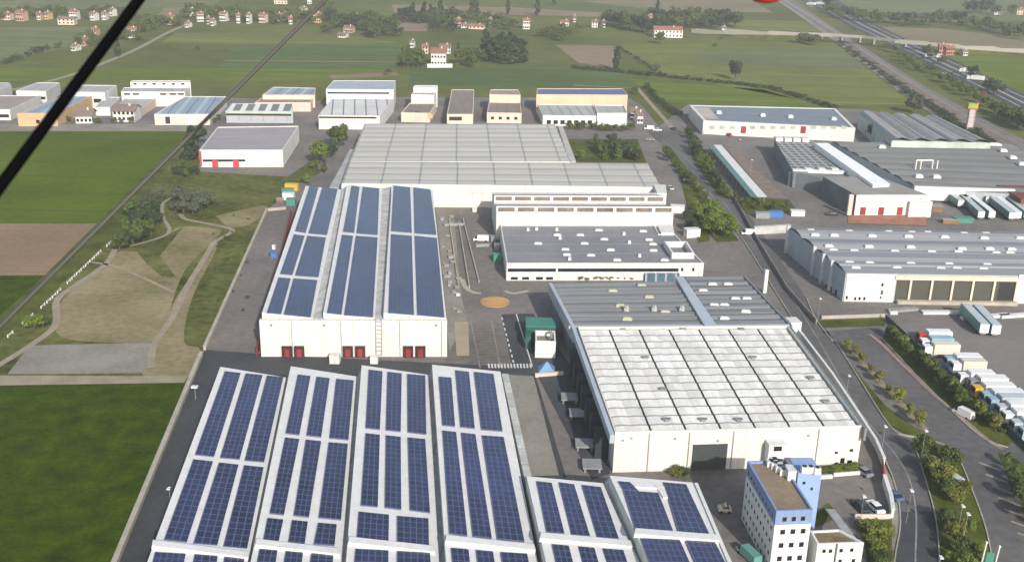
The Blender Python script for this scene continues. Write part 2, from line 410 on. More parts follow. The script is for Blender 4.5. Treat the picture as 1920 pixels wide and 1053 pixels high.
# asphalt
G('factory_yard', [(-60, 186), (120, 182), (360, 178), (480, 186), (600, 190), (750, 182), (1180, 184), (1205, 200), (1235, 238), (1290, 196), (1620, 205), (1880, 262), (2060, 330), (2200, 620), (2500, 1210),
    (150, 1210), (215, 1053), (382, 655), (498, 395), (530, 372), (560, 345), (600, 325), (590, 296), (540, 332), (372, 322), (372, 247), (-60, 247)], ASPH, 3, 'grey brown asphalt yard under the factories', 'yard')
G('factory_lane', [(384, 656), (490, 664), (1000, 690), (1060, 890), (1080, 1210), (150, 1210), (215, 1053)], DRKA, 4, 'dark asphalt lane around the front solar factory', 'yard')  # one dark tone over the whole lane, darker than the yard
G('drive', [(940, 590), (1000, 588), (1080, 700), (1145, 888), (1110, 900), (1000, 690), (960, 688)], DRKA, 5, 'dark asphalt drive left of the white roofed warehouse', 'yard')  # same dark tone as the lane
G('concrete_lane', [(940, 702), (1000, 706), (1048, 892), (985, 893)], MATS['old_concrete_slab'], 6, 'pale grey concrete lane behind the small solar sheds', 'yard')
G('main_road', [(1212, 246), (1270, 244), (1310, 290), (1350, 340), (1425, 432), (1512, 560), (1570, 650), (1650, 780), (1712, 850), (1745, 920), (1756, 985), (1756, 1053), (1760, 1200),
    (1672, 1200), (1676, 1053), (1688, 980), (1676, 905), (1640, 830), (1560, 712), (1480, 590), (1400, 462), (1330, 362), (1262, 290)], ROADM, 6, 'curving asphalt avenue passing the warehouses', 'road')
G('fresh_road', [(1680, 960), (1754, 960), (1758, 1053), (1764, 1200), (1672, 1200), (1676, 1053)], DRKA, 7, 'newer dark asphalt on the lower bend of the avenue', 'road')
G('pavement', [(1655, 870), (1676, 905), (1688, 980), (1676, 1053), (1672, 1200), (1655, 1200), (1662, 1053), (1672, 985), (1660, 920)], SLAB, 8, 'pale pavement along the inner kerb of the avenue', 'pavement')
G('service_road', [(1540, 622), (1650, 614), (1720, 690), (1800, 770), (1855, 812), (1990, 846), (2200, 1210), (1900, 1210), (1865, 1053), (1805, 905), (1760, 828), (1712, 810), (1600, 655)], ROADM, 6, 'wide service road between the planted islands', 'road')
G('truck_park', [(1672, 608), (2150, 592), (2300, 900), (1960, 870), (1890, 800), (1760, 690)], LOTM, 7, 'large brown grey truck park with parked lorries', 'yard')
G('planted_island', [(1568, 642), (1584, 644), (1640, 700), (1742, 808), (1738, 818), (1700, 816), (1668, 798), (1610, 708)], ASPH, 9, 'paved ground of the long island beside the avenue', 'island')
G('grass_strip', [(1584, 668), (1612, 706), (1660, 762), (1712, 800), (1736, 812), (1736, 818), (1700, 816), (1668, 798), (1610, 708)], LAWN, 10, 'grass strip along the avenue side of the long island', 'grass')
G('earth_strip', [(1572, 643), (1586, 645), (1640, 700), (1742, 806), (1730, 806), (1690, 772), (1630, 702), (1592, 664)], TAN, 11, 'tan earth strip under the single row of small trees', 'earth')
struct('footpath', line(smooth_px([(1630, 628), (1652, 645), (1700, 692), (1752, 742), (1806, 788), (1850, 825), (1880, 844)]), 1.1, 10), mat('pinkish_paving', (.27, .20, .165), var=.2, sc=.4), 'pinkish footpath along the dense tree row', 'path')
G('planted_island', [(1664, 612), (1690, 640), (1790, 728), (1898, 826), (1890, 838), (1838, 818), (1750, 736), (1655, 636)], LAWN, 9, 'grass strip with a dense row of trees before the truck park', 'grass')
G('planted_island', [(1712, 830), (1745, 826), (1790, 850), (1822, 920), (1850, 1000), (1868, 1100), (1762, 1200), (1758, 1000), (1735, 900)], LAWN, 9, 'green island in the bend of the avenue', 'grass')
G('planted_island', [(1872, 850), (1905, 862), (2050, 1000), (2100, 1100), (1965, 1000), (1900, 920)], LAWN, 9, 'green verge at the lower right edge', 'grass')
G('planted_island', [(1532, 602), (1656, 598), (1660, 612), (1545, 615)], LAWN, 9, 'narrow grass bed above the service road', 'grass')
G('planted_island', [(1600, 978), (1672, 976), (1672, 1053), (1668, 1200), (1640, 1200), (1622, 1020)], LAWN, 9, 'grass corner right of the small white office', 'grass')
G('planted_island', [(1525, 968), (1554, 944), (1572, 972), (1520, 992)], LAWN, 9, 'small lawn behind the blue office tower', 'grass')
G('planted_island', [(1060, 262), (1195, 262), (1212, 306), (1075, 304)], LAWN, 9, 'tree garden behind the pale factory corner', 'grass')
G('planted_island', [(1240, 275), (1256, 276), (1300, 334), (1345, 398), (1385, 452), (1345, 455), (1290, 395), (1275, 330)], LAWN, 9, 'grass strip with bushes left of the avenue', 'grass')
G('planted_island', [(1282, 240), (1300, 250), (1350, 330), (1375, 372), (1350, 372), (1300, 300)], LAWN, 9, 'tree strip right of the avenue', 'grass')
G('planted_island', [(1375, 370), (1480, 376), (1495, 398), (1400, 400)], LAWN, 9, 'green bed below the long green shelter', 'grass')
G('planted_island', [(1290, 398), (1330, 400), (1330, 452), (1310, 456)], LAWN, 9, 'green bed beside the white stepped hall', 'grass')
G('red_apron', [(1590, 402), (1735, 404), (1738, 424), (1590, 420)], mat('reddish_earth', (.30, .14, .09), var=.2, sc=.3), 9, 'reddish strip of ground below the white dock block', 'ground')
G('red_apron', [(1352, 268), (1366, 268), (1478, 374), (1440, 372)], mat('pinkish_ground', (.20, .155, .125), var=.2, sc=.3), 9, 'pinkish strip right of the long shelter', 'ground')
G('field_lane', [(-60, 234), (372, 233), (372, 247), (-60, 247)], SLAB, 6, 'pale lane in front of the left factory row', 'road')
# far road to the village
struct('country_lane', line(smooth_px([(355, 44), (310, 64), (240, 100), (130, 142), (20, 170)]), 4, 4), GRAV, 'pale country lane climbing to the top left village', 'road')
struct('farm_track', line([(420, 114), (760, 117)], 2.5, 4), GRAV, 'pale farm track line across the blue green field', 'track')
struct('farm_track', line([(1075, 160), (1195, 166), (1260, 240)], 2.5, 4), GRAV, 'pale farm track behind the peach factory', 'track')
# railway and motorway
G('railway_bed', [(1455, -6), (1478, -6), (1600, 78), (1740, 168), (1840, 222), (1990, 300), (1990, 345), (1900, 300), (1800, 240), (1690, 168), (1572, 78)], BALL, 5, 'brown ballast of the railway line', 'railway')
tr = MB()
for off in (0, 1):
    for d in (-1.2, 1.2):
        o = 6 * off + d
        line([(1468 + o * .6, 0), (1592 + o * 1.3, 78), (1716 + o * 2, 160), (1820 + o * 3, 222), (1980 + o * 4, 308)], .5, 6, tr)
struct('rails', tr, MTL, 'steel rails of the railway line beside the motorway', 'railway')
struct('service_lane', line([(1450, -6), (1570, 78), (1690, 170), (1800, 246), (1900, 305)], 5, 6), MATS['old_concrete_slab'], 'pale service lane along the railway', 'road')
G('motorway', [(1490, -6), (1560, -6), (1640, 45), (1720, 84), (1800, 118), (1900, 168), (2010, 215), (2010, 262), (1900, 200), (1800, 150), (1690, 95), (1590, 48)], DRKA, 6, 'grey motorway running diagonally behind the railway', 'road')
mm = MB()
for off in (.2, .48, .52, .8):
    a = [(1490, -6), (1590, 48), (1690, 95), (1800, 150), (1900, 200), (2010, 262)]; b = [(1560, -6), (1640, 45), (1720, 84), (1800, 118), (1900, 168), (2010, 215)]
    line([(p[0] + (q[0] - p[0]) * off, p[1] + (q[1] - p[1]) * off) for p, q in zip(a, b)], .5, 7, mm)
struct('lane_markings', mm, WHM, 'white lane lines of the motorway', 'marking')
# road paint and kerbs
rm = MB()
line(smooth_px([(1240, 262), (1300, 312), (1372, 400), (1455, 512), (1540, 648), (1610, 770), (1690, 870), (1716, 950), (1716, 1053), (1716, 1150)]), .3, 8, rm)
struct('lane_markings', rm, mat('worn_lane_paint', (.22, .22, .215), var=.3, sc2=2), 'faint white centre line of the avenue', 'marking')
kb = MB()
def kerb(pxs, h=.14, wdt=.22):
    pts = [P(*p) for p in smooth_px(pxs, 4)]
    for a, b in zip(pts, pts[1:]): kb.bar(a, b, 0.02, .27 + h, wdt)
kerb([(1330, 362), (1400, 462), (1480, 590), (1560, 712), (1640, 830), (1676, 905), (1688, 980), (1677, 1053), (1673, 1150)])
kerb([(1568, 644), (1610, 710), (1668, 800), (1700, 818), (1738, 820)])
kerb([(1512, 560), (1530, 600), (1560, 640)])
kerb([(1655, 638), (1750, 738), (1838, 820), (1890, 840)])
kerb([(1712, 830), (1735, 900), (1758, 1000), (1762, 1150)])
kerb([(1745, 826), (1790, 850), (1822, 920), (1850, 1000), (1868, 1100)])
struct('kerb', kb, CONC, 'pale concrete kerbs of the avenue and its islands', 'kerb')
pk = MB()
for k in range(9):
    x0, y0 = 1835 + k * 12, 868 + k * 22
    line([(x0, y0), (x0 + 42, y0 + 16)], .7, 8, pk)
struct('bay_markings', pk, mat('worn_tan_paint', (.26, .22, .15), var=.25), 'pale parking bay stripes at the lower right', 'marking')
pj = MB()
for k in range(16):
    t = k / 15; line([(886 + 13 * t, 604 + 80 * t), (921 + 14 * t, 604 + 80 * t)], .25, 7, pj)
line([(882, 600), (900, 690)], .4, 7, pj); line([(921, 600), (938, 690)], .4, 7, pj)
struct('bay_markings', pj, MATS['old_concrete_slab'], 'ladder of parking bays right of the rear solar hall', 'marking')
zb = MB()
for k in range(14):
    x = 916 + k * 6; line([(x, 683), (x + 1.2, 691)], .42, 8, zb)
for k in range(9):
    y = 596 + k * 10; line([(941 + k * 2.6, y), (942 + k * 2.6, y + 5)], .35, 8, zb)
line([(968, 590), (998, 688)], .3, 8, zb)
struct('crosswalk', zb, WHM, 'white crossing stripes and dashes on the drive', 'marking')
# roundabout
c = P(928, 567); rb = MB(); ring = [(c.x + 4.2 * math.cos(a), c.y + 4.2 * math.sin(a)) for a in [k * math.pi / 20 for k in range(40)]]
rb.prism(ring, 0.02, .3)
struct('roundabout', rb, mat('orange_gravel', (.42, .25, .10), var=.2, sc2=3), 'small round island of orange gravel on the plaza', 'roundabout')
G('concrete_lane', [(852, 604), (878, 604), (880, 668), (856, 668)], mat('tan_concrete', (.33, .27, .19), var=.15), 6, 'tan paved strip beside the rear solar hall', 'yard')
G('concrete_lane', [(818, 392), (850, 396), (866, 560), (876, 600), (842, 660), (838, 600)], SLAB, 5, 'cluttered pale strip along the rear solar hall', 'yard')
struct('traffic_island', line(smooth_px([(866, 524), (872, 538), (884, 548), (902, 551)]), 1.5, 7), CONC, 'pale curved traffic island at the plaza', 'kerb')
struct('traffic_island', line(smooth_px([(946, 546), (962, 551), (990, 546)]), 1.5, 7), CONC, 'pale curved traffic island right of the roundabout', 'kerb')
# ---------------------------------------------------------------- solar sheds
def plane3(a, b, c):
    n = (b - a).cross(c - a).normalized()
    if n.z < 0: n = -n
    return a, n
def shed(root, fl, fr, nl, nr, zl, zr, zb=0.0, roofm=TRIM, edge=.9):
    """mono-pitch shed: high left edge fl-nl at zl, low right edge fr-nr at zr (pixels)."""
    A, B, C, D = P(*fl, zl), P(*fr, zr), P(*nr, zr), P(*nl, zl)
    zf = lambda p, z: (p.x, p.y, z)
    mb = MB()
    for p, q in ((A, D), (D, C), (C, B), (B, A)):
        L = math.hypot(q.x - p.x, q.y - p.y)
        mb.face([zf(p, zb), zf(q, zb), tuple(q), tuple(p)], uv=[(0, 0), (L, 0), (L, q.z), (0, p.z)])
    mk('wall', mb, W1, root)
    n = (B - A).cross(D - A).normalized()
    if n.z < 0: n = -n
    mk('roof', MB().slab([A, B, C, D], n, .12), roofm, root)
    return A, n, (A, B, C, D)
def array(root, pl, q, th=.22, M=None):
    a, n = pl[0], pl[1]; pts = [onplane(x, y, a + n * .12, n) for x, y in q]     # tl tr br bl
    t = [p + n * th for p in pts]; mb = MB()
    wu = (t[1] - t[0]).length; hv = (t[3] - t[0]).length
    nu = max(1, round(wu / 1.0)); nv = max(1, round(hv / 1.65))
    mb.face([t[3], t[2], t[1], t[0]], uv=[(0, 0), (nu * 1.0, 0), (nu * 1.0, nv * 1.65), (0, nv * 1.65)])
    for k in range(4):
        i, j = k, (k + 1) % 4; mb.face([pts[i], pts[j], t[j], t[i]], uv=[(.03, .03)] * 4)
    mk('solar_array', mb, M or SOL, root)
def lerp(a, b, t): return (a[0] + (b[0] - a[0]) * t, a[1] + (b[1] - a[1]) * t)
def block(root, pl, lf, ln, rf, rn, cols, y0, y1):
    "solar columns between left border line lf-ln and right border rf-rn; cols = list of (far l, far r, near l, near r) px x; rows y0..y1 at the left, tilt from rf"
    pass
# ================ front solar factory
c0 = P(650, 1000)
SF = thing('solar_factory', 'large white factory with six sloping roofs covered in blue solar panels, nearest the camera', 'factory', (c0.x, c0.y))
ZL, ZR = 11.2, 9.0
def ext(p, q, y):     # extend the pixel line p->q to row y
    t = (y - p[1]) / (q[1] - p[1]); return (p[0] + (q[0] - p[0]) * t, y)
sheds = [((413, 688), (536, 708), (290, 1016), (468, 1036)), ((545, 687), (668, 706), (478, 1014), (642, 1034)),
         ((678, 685), (803, 703), (652, 1010), (822, 1030)), ((810, 684), (938, 697), (833, 1008), (1003, 1028)),
         ((987, 893), (1130, 906), (1012, 1003), (1182, 1019)), ((1143, 892), (1300, 905), (1190, 996), (1350, 1008))]
SP = []
for i, (fl, fr, nl, nr) in enumerate(sheds):
    SP.append(shed(SF, fl, fr, ext(fl, nl, 1240), ext(fr, nr, 1260), ZL, ZR))
ARR = [  # shed index, rows of quads (tl, tr, br, bl)
 (0, [[(421, 697), (451, 700), (401, 857), (365, 853)], [(460, 701), (492, 704), (449, 862), (412, 859)], [(500, 705), (531, 708), (495, 867), (458, 864)],
      [(362, 862), (399, 866), (350, 1017), (307, 1012)], [(410, 868), (447, 872), (407, 1023), (362, 1019)], [(457, 873), (494, 877), (463, 1029), (418, 1025)]]),
 (1, [[(558, 703), (582, 706), (561, 816), (535, 813)], [(593, 707), (618, 710), (602, 820), (574, 817)], [(630, 711), (663, 714), (653, 825), (617, 822)],
      [(534, 821), (561, 824), (532, 966), (505, 963)], [(573, 825), (602, 828), (579, 970), (550, 967)], [(616, 830), (652, 833), (639, 975), (597, 971)],
      [(501, 972), (531, 975), (522, 1016), (493, 1013)], [(547, 976), (577, 979), (571, 1020), (540, 1017)], [(596, 981), (631, 984), (627, 1023), (588, 1020)]]),
 (2, [[(691, 694), (717, 697), (712, 806), (685, 803)], [(726, 698), (753, 701), (751, 810), (723, 807)], [(763, 702), (797, 705), (799, 815), (764, 811)],
      [(685, 813), (712, 816), (708, 951), (676, 948)], [(723, 817), (751, 820), (752, 956), (721, 952)], [(764, 821), (797, 824), (806, 962), (768, 957)],
      [(672, 960), (729, 966), (728, 1018), (668, 1012)], [(744, 968), (803, 973), (804, 1024), (744, 1019)]]),
 (3, [[(822, 707), (846, 709), (853, 800), (829, 798)], [(853, 695), (879, 698), (890, 804), (863, 801)], [(888, 698), (925, 702), (942, 809), (902, 806)],
      [(829, 808), (855, 811), (876, 1005), (842, 1001)], [(864, 812), (891, 815), (922, 1010), (886, 1006)], [(903, 817), (944, 820), (983, 1016), (932, 1011)]]),
 (4, [[(1005, 903), (1034, 906), (1058, 1001), (1024, 998)], [(1047, 905), (1076, 909), (1106, 1006), (1070, 1003)], [(1090, 910), (1126, 914), (1160, 1011), (1118, 1008)]]),
 (5, [[(1158, 903), (1180, 905), (1197, 921), (1168, 919)], [(1168, 920), (1234, 925), (1262, 997), (1190, 992)], [(1243, 905), (1286, 909), (1330, 1003), (1272, 998)]])]
for i, qs in ARR:
    for q in qs: array(SF, SP[i], q)
# section parapets (raised white cross bands) and second section arrays further down
XB = [((286, 1018), (462, 1040)), ((480, 1016), (634, 1034)), ((654, 1012), (812, 1029)), ((836, 1009), (1000, 1026)), ((1013, 1004), (1182, 1019)), ((1190, 996), (1344, 1008))]
for i, (p, q) in enumerate(XB):
    a, n = SP[i][0], SP[i][1]
    u = onplane(*p, a, n); v = onplane(*q, a, n)
    u2 = onplane(p[0] - 2, p[1] + 11, a, n); v2 = onplane(q[0] + 3, q[1] + 11, a, n)
    mb = MB(); mb.slab([u, v, v2, u2], n, .7); mk('parapet', mb, TRIM, SF)
LOW = [(0, [(290, 348), (364, 408), (420, 458)], [(258, 322), (340, 388), (402, 446)], 1036), (1, [(486, 520), (535, 568), (583, 625)], [(462, 500), (516, 552), (568, 614)], 1030),
       (2, [(666, 728), (744, 806)], [(655, 726), (744, 812)], 1030), (3, [(845, 878), (892, 924), (938, 988)], [(858, 893), (908, 944), (960, 1012)], 1028),
       (4, [(1034, 1066), (1083, 1114), (1128, 1168)], [(1062, 1098), (1116, 1150), (1168, 1212)], 1021), (5, [(1200, 1274), (1285, 1340)], [(1246, 1330), (1342, 1404)], 1010)]
for i, tops, bots, y in LOW:
    for k, ((a, b), (c_, d)) in enumerate(zip(tops, bots)):
        yo = y + k * 4; array(SF, SP[i], [(a, yo), (b, yo + 3), (d, yo + 130), (c_, yo + 127)])
# white access walkways on the last shed
for q in ([(1180, 905), (1222, 908), (1232, 917), (1190, 914)], [(1228, 912), (1244, 913), (1252, 935), (1243, 934)]):
    a, n = SP[5][0], SP[5][1]; mk('walkway', MB().slab([onplane(x, y, a + n * .12, n) for x, y in q], n, .3), TRIM, SF)
# gutters between the sheds
for i in range(3):
    a, b = sheds[i][1], sheds[i + 1][0]; c_, d = sheds[i][3], sheds[i + 1][2]
    q = [P(*a, ZR - .3), P(*b, ZR - .3), P(*ext(b, d, 1260), ZR - .3), P(*ext(a, c_, 1260), ZR - .3)]
    mb = MB(); mb.face([(p.x, p.y, 8.4) for p in q]); mk('gutter', mb, GUT, SF)
a, b = sheds[4][1], sheds[5][0]; c_, d = sheds[4][3], sheds[5][2]
q = [P(*a, 8.4), P(*b, 8.4), P(*ext(b, d, 1260), 8.4), P(*ext(a, c_, 1260), 8.4)]
mk('gutter', MB().face(q), GUT, SF)
a, b = (940, 700), (985, 896); q = [P(941, 700, 8.4), P(953, 700, 8.4), P(1075, 1240, 8.4), P(1058, 1240, 8.4)]
mb = MB(); mb.prism([(p.x, p.y) for p in q], 0, 8.4); mk('side_wing', mb, GUT, SF)
# right hand thin rail of shed six
q = [P(1302, 906, 9.3), P(1308, 906, 9.3), P(1416, 1160, 9.3), P(1408, 1160, 9.3)]
mk('side_parapet', MB().prism([(p.x, p.y) for p in q], 8.2, 9.5), TRIM, SF)
# ================ rear solar hall
c0 = P(660, 560)
SH = thing('solar_hall', 'white loading hall with three blue solar roofs and six red dock doors', 'warehouse', (c0.x, c0.y))
hsh = [((573, 349), (640, 356), (491, 587), (587, 597)), ((650, 347), (717, 354), (606, 587), (703, 597)), ((735, 347), (811, 357), (719, 587), (837, 597))]
HP = []
for fl, fr, nl, nr in hsh: HP.append(shed(SH, fl, fr, nl, nr, 10.8, 9.6))
HA = [(0, [(580, 350), (597, 352), (573, 437), (553, 434)], [(604, 352), (633, 355), (613, 441), (578, 438)], [(551, 440), (571, 443), (548, 516), (525, 514)], [(576, 443), (611, 446), (597, 520), (553, 517)],
          [(522, 521), (545, 523), (527, 589), (500, 587)], [(550, 523), (595, 526), (582, 595), (532, 590)]),
      (1, [(659, 349), (674, 351), (664, 437), (643, 435)], [(680, 351), (711, 354), (708, 441), (668, 438)], [(641, 441), (662, 443), (640, 590), (613, 587)], [(667, 443), (708, 446), (699, 595), (645, 591)]),
      (2, [(738, 349), (769, 352), (772, 437), (733, 434)], [(775, 352), (807, 356), (818, 441), (777, 438)], [(733, 440), (772, 443), (776, 591), (728, 587)], [(777, 443), (819, 447), (833, 596), (782, 591)])]
for row in HA:
    for q in row[1:]: array(SH, HP[row[0]], q, M=SOLR)
for a, b, c_, d in (((640, 355), (650, 349), (605, 598), (584, 598)), ((714, 354), (734, 350), (719, 598), (703, 598))):
    mk('gutter', MB().face([P(*a, 9.2), P(*b, 9.2), P(*c_, 9.2), P(*d, 9.2)]), GUT, SH)
# front facade
FA, FB = P(487, 600, 9.6), P(838, 600, 9.6)
fa, fb = P(490, 669), P(838, 669)
ax = (fb - fa).normalized(); nn = Vector((ax.y, -ax.x, 0))
Hs = Hall(); Hs.root = SH
fwall = MB(); base = [fa, fb, fb - nn * 1.2, fa - nn * 1.2]
fwall.prism([(p.x, p.y) for p in base], 0, 9.6); mk('front_wall', fwall, W1, SH)
for x0 in (530, 553, 644, 667, 757, 780):
    fr = wrect('dock_door', Hs, fa, fb, (x0 - 1, 648, x0 + 18, 674), mat('dock_frame', (.05, .02, .02)), proud=.5, parent=SH)
    wrect('door_panel', Hs, fa, fb, (x0 + 4, 653, x0 + 13, 667), RED, proud=.62, parent=fr)
ld = MB()
for x in (705, 716):
    u, z = onwall(x, 640, fa, fb); pt = fa + ax * u; ld.tube([pt + nn * .35 + Vector((0, 0, .5)), pt + nn * .35 + Vector((0, 0, 10.4))], .09, 6)
u0 = onwall(705, 640, fa, fb)[0]; u1 = onwall(716, 640, fa, fb)[0]
for k in range(9):
    z = .8 + k * 1.1; ld.tube([fa + ax * u0 + nn * .35 + Vector((0, 0, z)), fa + ax * u1 + nn * .35 + Vector((0, 0, z))], .16, 6)
mk('cat_ladder', ld, MTL, SH)
for x in (548, 640, 750, 828):
    u, z = onwall(x, 640, fa, fb); pt = fa + ax * u + nn * .15; mk('downpipe', MB().tube([pt + Vector((0, 0, .1)), pt + Vector((0, 0, 9.4))], .09, 6), MTL, SH)
for x in (508, 607, 817):
    wrect('vent', Hs, fa, fb, (x - 2, 607, x + 3, 612), MTL, parent=SH)
bx = MB(); p = P(627, 683); bx.box(p.x - 1.2, p.y, 0, p.x + 1.2, p.y + 2.2, 2.3)
tag(mk('dock_cabin', bx, W3), 'small white cabin at the wall between the left and middle dock doors', 'cabin')
bx = MB(); p = P(701, 683); bx.box(p.x - .9, p.y, 0, p.x + .9, p.y + 1.6, 1.9)
tag(mk('electric_cabinet', bx, W3), 'small white cabinet at the foot of the wall ladder', 'cabinet')
# left red strip and side fence of the rear hall
q1, q2 = P(482, 668), P(548, 400)
fb_ = MB(); fb_.bar(q1, q2, 0, 2.2, .12)
tag(mk('red_fence', fb_, REDB), 'red panel fence along the left side of the rear solar hall', 'fence')
# ================ pale factory behind
def wave_roof(root, q, z, n, amp, M, name='roof', axis='v', segs=4, skip=None):
    "roof over world quad q=[tl,tr,br,bl]; n humps along v (far to near) or u"
    mb = MB(); nu, nv = (1, n * segs) if axis == 'v' else (n * segs, 1)
    W = (q[1] - q[0]).length; D = (q[3] - q[0]).length
    def pt(u, v):
        a = q[0].lerp(q[1], u); b = q[3].lerp(q[2], u); p = a.lerp(b, v); t = (v if axis == 'v' else u) * n
        return (p.x, p.y, z + amp * abs(math.sin(math.pi * t)) if axis == 'v' else z + amp * abs(math.sin(math.pi * t)))
    for i in range(nu):
        for j in range(nv):
            u0, u1, v0, v1 = i / nu, (i + 1) / nu, j / nv, (j + 1) / nv
            mb.face([pt(u0, v1), pt(u1, v1), pt(u1, v0), pt(u0, v0)], uv=[(u0 * W, v1 * D), (u1 * W, v1 * D), (u1 * W, v0 * D), (u0 * W, v0 * D)])
    return mk(name, mb, M, root)
PALE = mat('pale_fibre_cement_roof', (.55, .535, .50), var=.13, sc=.04, sc2=.5, tint=(.45, .43, .385), lines=[('u', 14.2, .7, (.24, .235, .22)), ('v', 8.5, .45, (.3, .29, .27)), ('v', 4.25, .3, (.37, .36, .34))], tiles=(14.2, 8.5, .12))
BF = thing('pale_factory', 'very wide pale factory with a gridded light grey roof behind the solar hall', 'factory', P(950, 330))
def slabbuild(root, px, z, M, wallM, rib=None, axis='v', amp=.6):
    pts = [P(x, y, z) for x, y in px]; poly = [(p.x, p.y) for p in pts]
    mk('wall', MB().prism(poly, 0, z - .02, top=True), wallM, root)
    if rib: wave_roof(root, [p.copy() for p in pts], z, rib, amp, M, axis=axis)
    else: mk('roof', MB().face([(p.x, p.y, z + .05) for p in ccw(pts)], ax=pts[1] - pts[0]), M, root)
    return pts
up = slabbuild(BF, [(684, 232), (1040, 233), (1068, 303), (655, 303)], 8, PALE, W3, rib=8, amp=.5)
lo = slabbuild(BF, [(655, 303.5), (1213, 306), (1240, 354), (640, 347)], 8, PALE, W3, rib=4, amp=.5)
q = [P(641, 347, 8), P(1236, 354, 8)]; mk('fascia', MB().bar(q[0], q[1], 5.8, 8.7, .4), W3, BF)
an = [P(1046, 236, 5), P(1055, 236, 5), P(1080, 302, 5), P(1068, 302, 5)]; mk('side_annex', MB().prism([(p.x, p.y) for p in an], 0, 5), PALE, BF)
an = [P(656, 280, 5), P(668, 280, 5), P(640, 352, 5), P(617, 352, 5)]; mk('side_annex', MB().prism([(p.x, p.y) for p in an], 0, 5), mat('annex_roof', (.36, .36, .35), var=.15), BF)
q = [P(648, 240, 5), P(668, 240, 5), P(660, 276, 5), P(640, 276, 5)]
cr_ = [P(1226, 346, 9.2), P(1248, 346, 9.2), P(1250, 362, 9.2), P(1232, 362, 9.2)]; mk('corner_tower', MB().prism([(p.x, p.y) for p in cr_], 0, 9.2), W3, BF)
wl = [P(815, 360, 6), P(918, 362, 6)]; mk('loading_wall', MB().bar(P(816, 388), P(880, 388), 0, 5.6, .5), W2, BF)
for x, y, x2, y2 in ((800, 262, 840, 262), (990, 240, 1030, 246), (1120, 330, 1150, 334), (935, 278, 950, 292)):
    pass
# ================ white stepped hall
Z1 = 10.6
ST = thing('stepped_hall', 'white stepped hall with two ribbon window rows between the pale factory and a grey roof', 'factory', P(1095, 400))
GR1 = mat('dull_grey_sheet_roof', (.20, .205, .205), var=.1, lines=[('u', 1.5, .1, (.15, .155, .16))])
w0, w1 = P(931, 392, Z1), P(1263, 393, Z1)
yaxis = (P(925, 362, Z1) - P(931, 392, Z1)).normalized()
d1 = 14.0
def stepblock(y_off, dep, z):
    a = w0 + yaxis * y_off; b = w1 + yaxis * y_off
    return [a, b, b + yaxis * dep, a + yaxis * dep]
fullq = [w0, w1, w1 + yaxis * 28, w0 + yaxis * 28]
mk('wall', MB().prism([(p.x, p.y) for p in fullq], 0, Z1 - 1.6), W3, ST)
fw = MB().bar(w0, w1, 0, Z1 - 1.2, .5); mk('front_wall', fw, W1, ST)
for off in (0.6, 14.5):
    # saw-tooth lantern: glazed front, roof falling backwards
    a = w0 + yaxis * off; b = w1 + yaxis * off; c_ = b + yaxis * 11; d = a + yaxis * 11
    zz0, zz1 = Z1 - 1.6, Z1 + .9
    f = lambda p, z: (p.x, p.y, z)
    mb = MB(); mb.face([f(a, zz0), f(b, zz0), f(b, zz1), f(a, zz1)]); mb.face([f(b, zz0), f(c_, zz0), f(b, zz1)]); mb.face([f(d, zz0), f(a, zz0), f(a, zz1)])
    mk('lantern_wall', mb, W3, ST)
    mb = MB(); mb.face([f(a, zz1), f(b, zz1), f(c_, zz0), f(d, zz0)]); mk('lantern_roof', mb, GR1, ST)
    L = (b - a).length; ax_ = (b - a) / L; n_ = Vector((ax_.y, -ax_.x, 0))
    if n_.dot(yaxis) > 0: n_ = -n_
    for k in range(9):
        u0_ = L * (k + .08) / 9; u1_ = L * (k + .92) / 9
        mk('window', MB().prism([a + ax_ * u0_ - n_ * .02, a + ax_ * u1_ - n_ * .02, a + ax_ * u1_ + n_ * .06, a + ax_ * u0_ + n_ * .06], zz0 + .6, zz1 - .5), mat('brown_ribbon_glass', (.16, .13, .11), var=.3, sc2=1), ST)
# lower grey hall
GR2 = mat('mid_grey_membrane_roof', (.19, .19, .205), var=.09, sc=.08, sc2=.8, tint=(.24, .24, .25), lines=[('v', 9.5, .5, (.3, .3, .31))])
GH = hall('grey_roof_hall', 'wide low hall with flat grey roof, small white skylights and dark window band', 'warehouse',
          [(938, 421), (1226, 421), (1236, 438), (1265, 438), (1278, 452), (1320, 493), (950, 493)], 5.6, W3, GR2, para=.35)
A4, B4 = GH.pts[6], GH.pts[5]
wrect('ribbon_window', GH, A4, B4, (952, 503, 1272, 509), DARK, proud=.08)
wrect('wall_pier', GH, A4, B4, (1042, 500, 1046, 510), W3, proud=.2)
for x in (958, 979, 1005, 1024): wrect('window', GH, A4, B4, (x, 519, x + 13, 524), DARK)
for x in (1277, 1298): wrect('window', GH, A4, B4, (x, 502, x + 4, 508), DARK)
pf = [P(948, 512, 2.6), P(1205, 512, 2.6), P(1205, 507, 2.6), P(948, 507, 2.6)]
wrect('glass_entrance', GH, A4, B4, (1208, 511, 1272, 530), mat('blue_glass', (.08, .13, .17), rough=.15, spec=.6, lines=[('u', 3, .6, (.35, .37, .38))]), proud=1.2)
def skylights(root, pts, z, M=None, sx=2.4, sy=1.2, name='skylight', hh=.5):
    for x, y in pts:
        p = P(x, y, z); mb = MB(); mb.box(p.x - sx / 2, p.y - sy / 2, z - .25, p.x + sx / 2, p.y + sy / 2, z + hh * .6)
        mb.box(p.x - sx * .4, p.y - sy * .35, z + hh * .6, p.x + sx * .4, p.y + sy * .35, z + hh); mk(name, mb, M or TRIM, root)
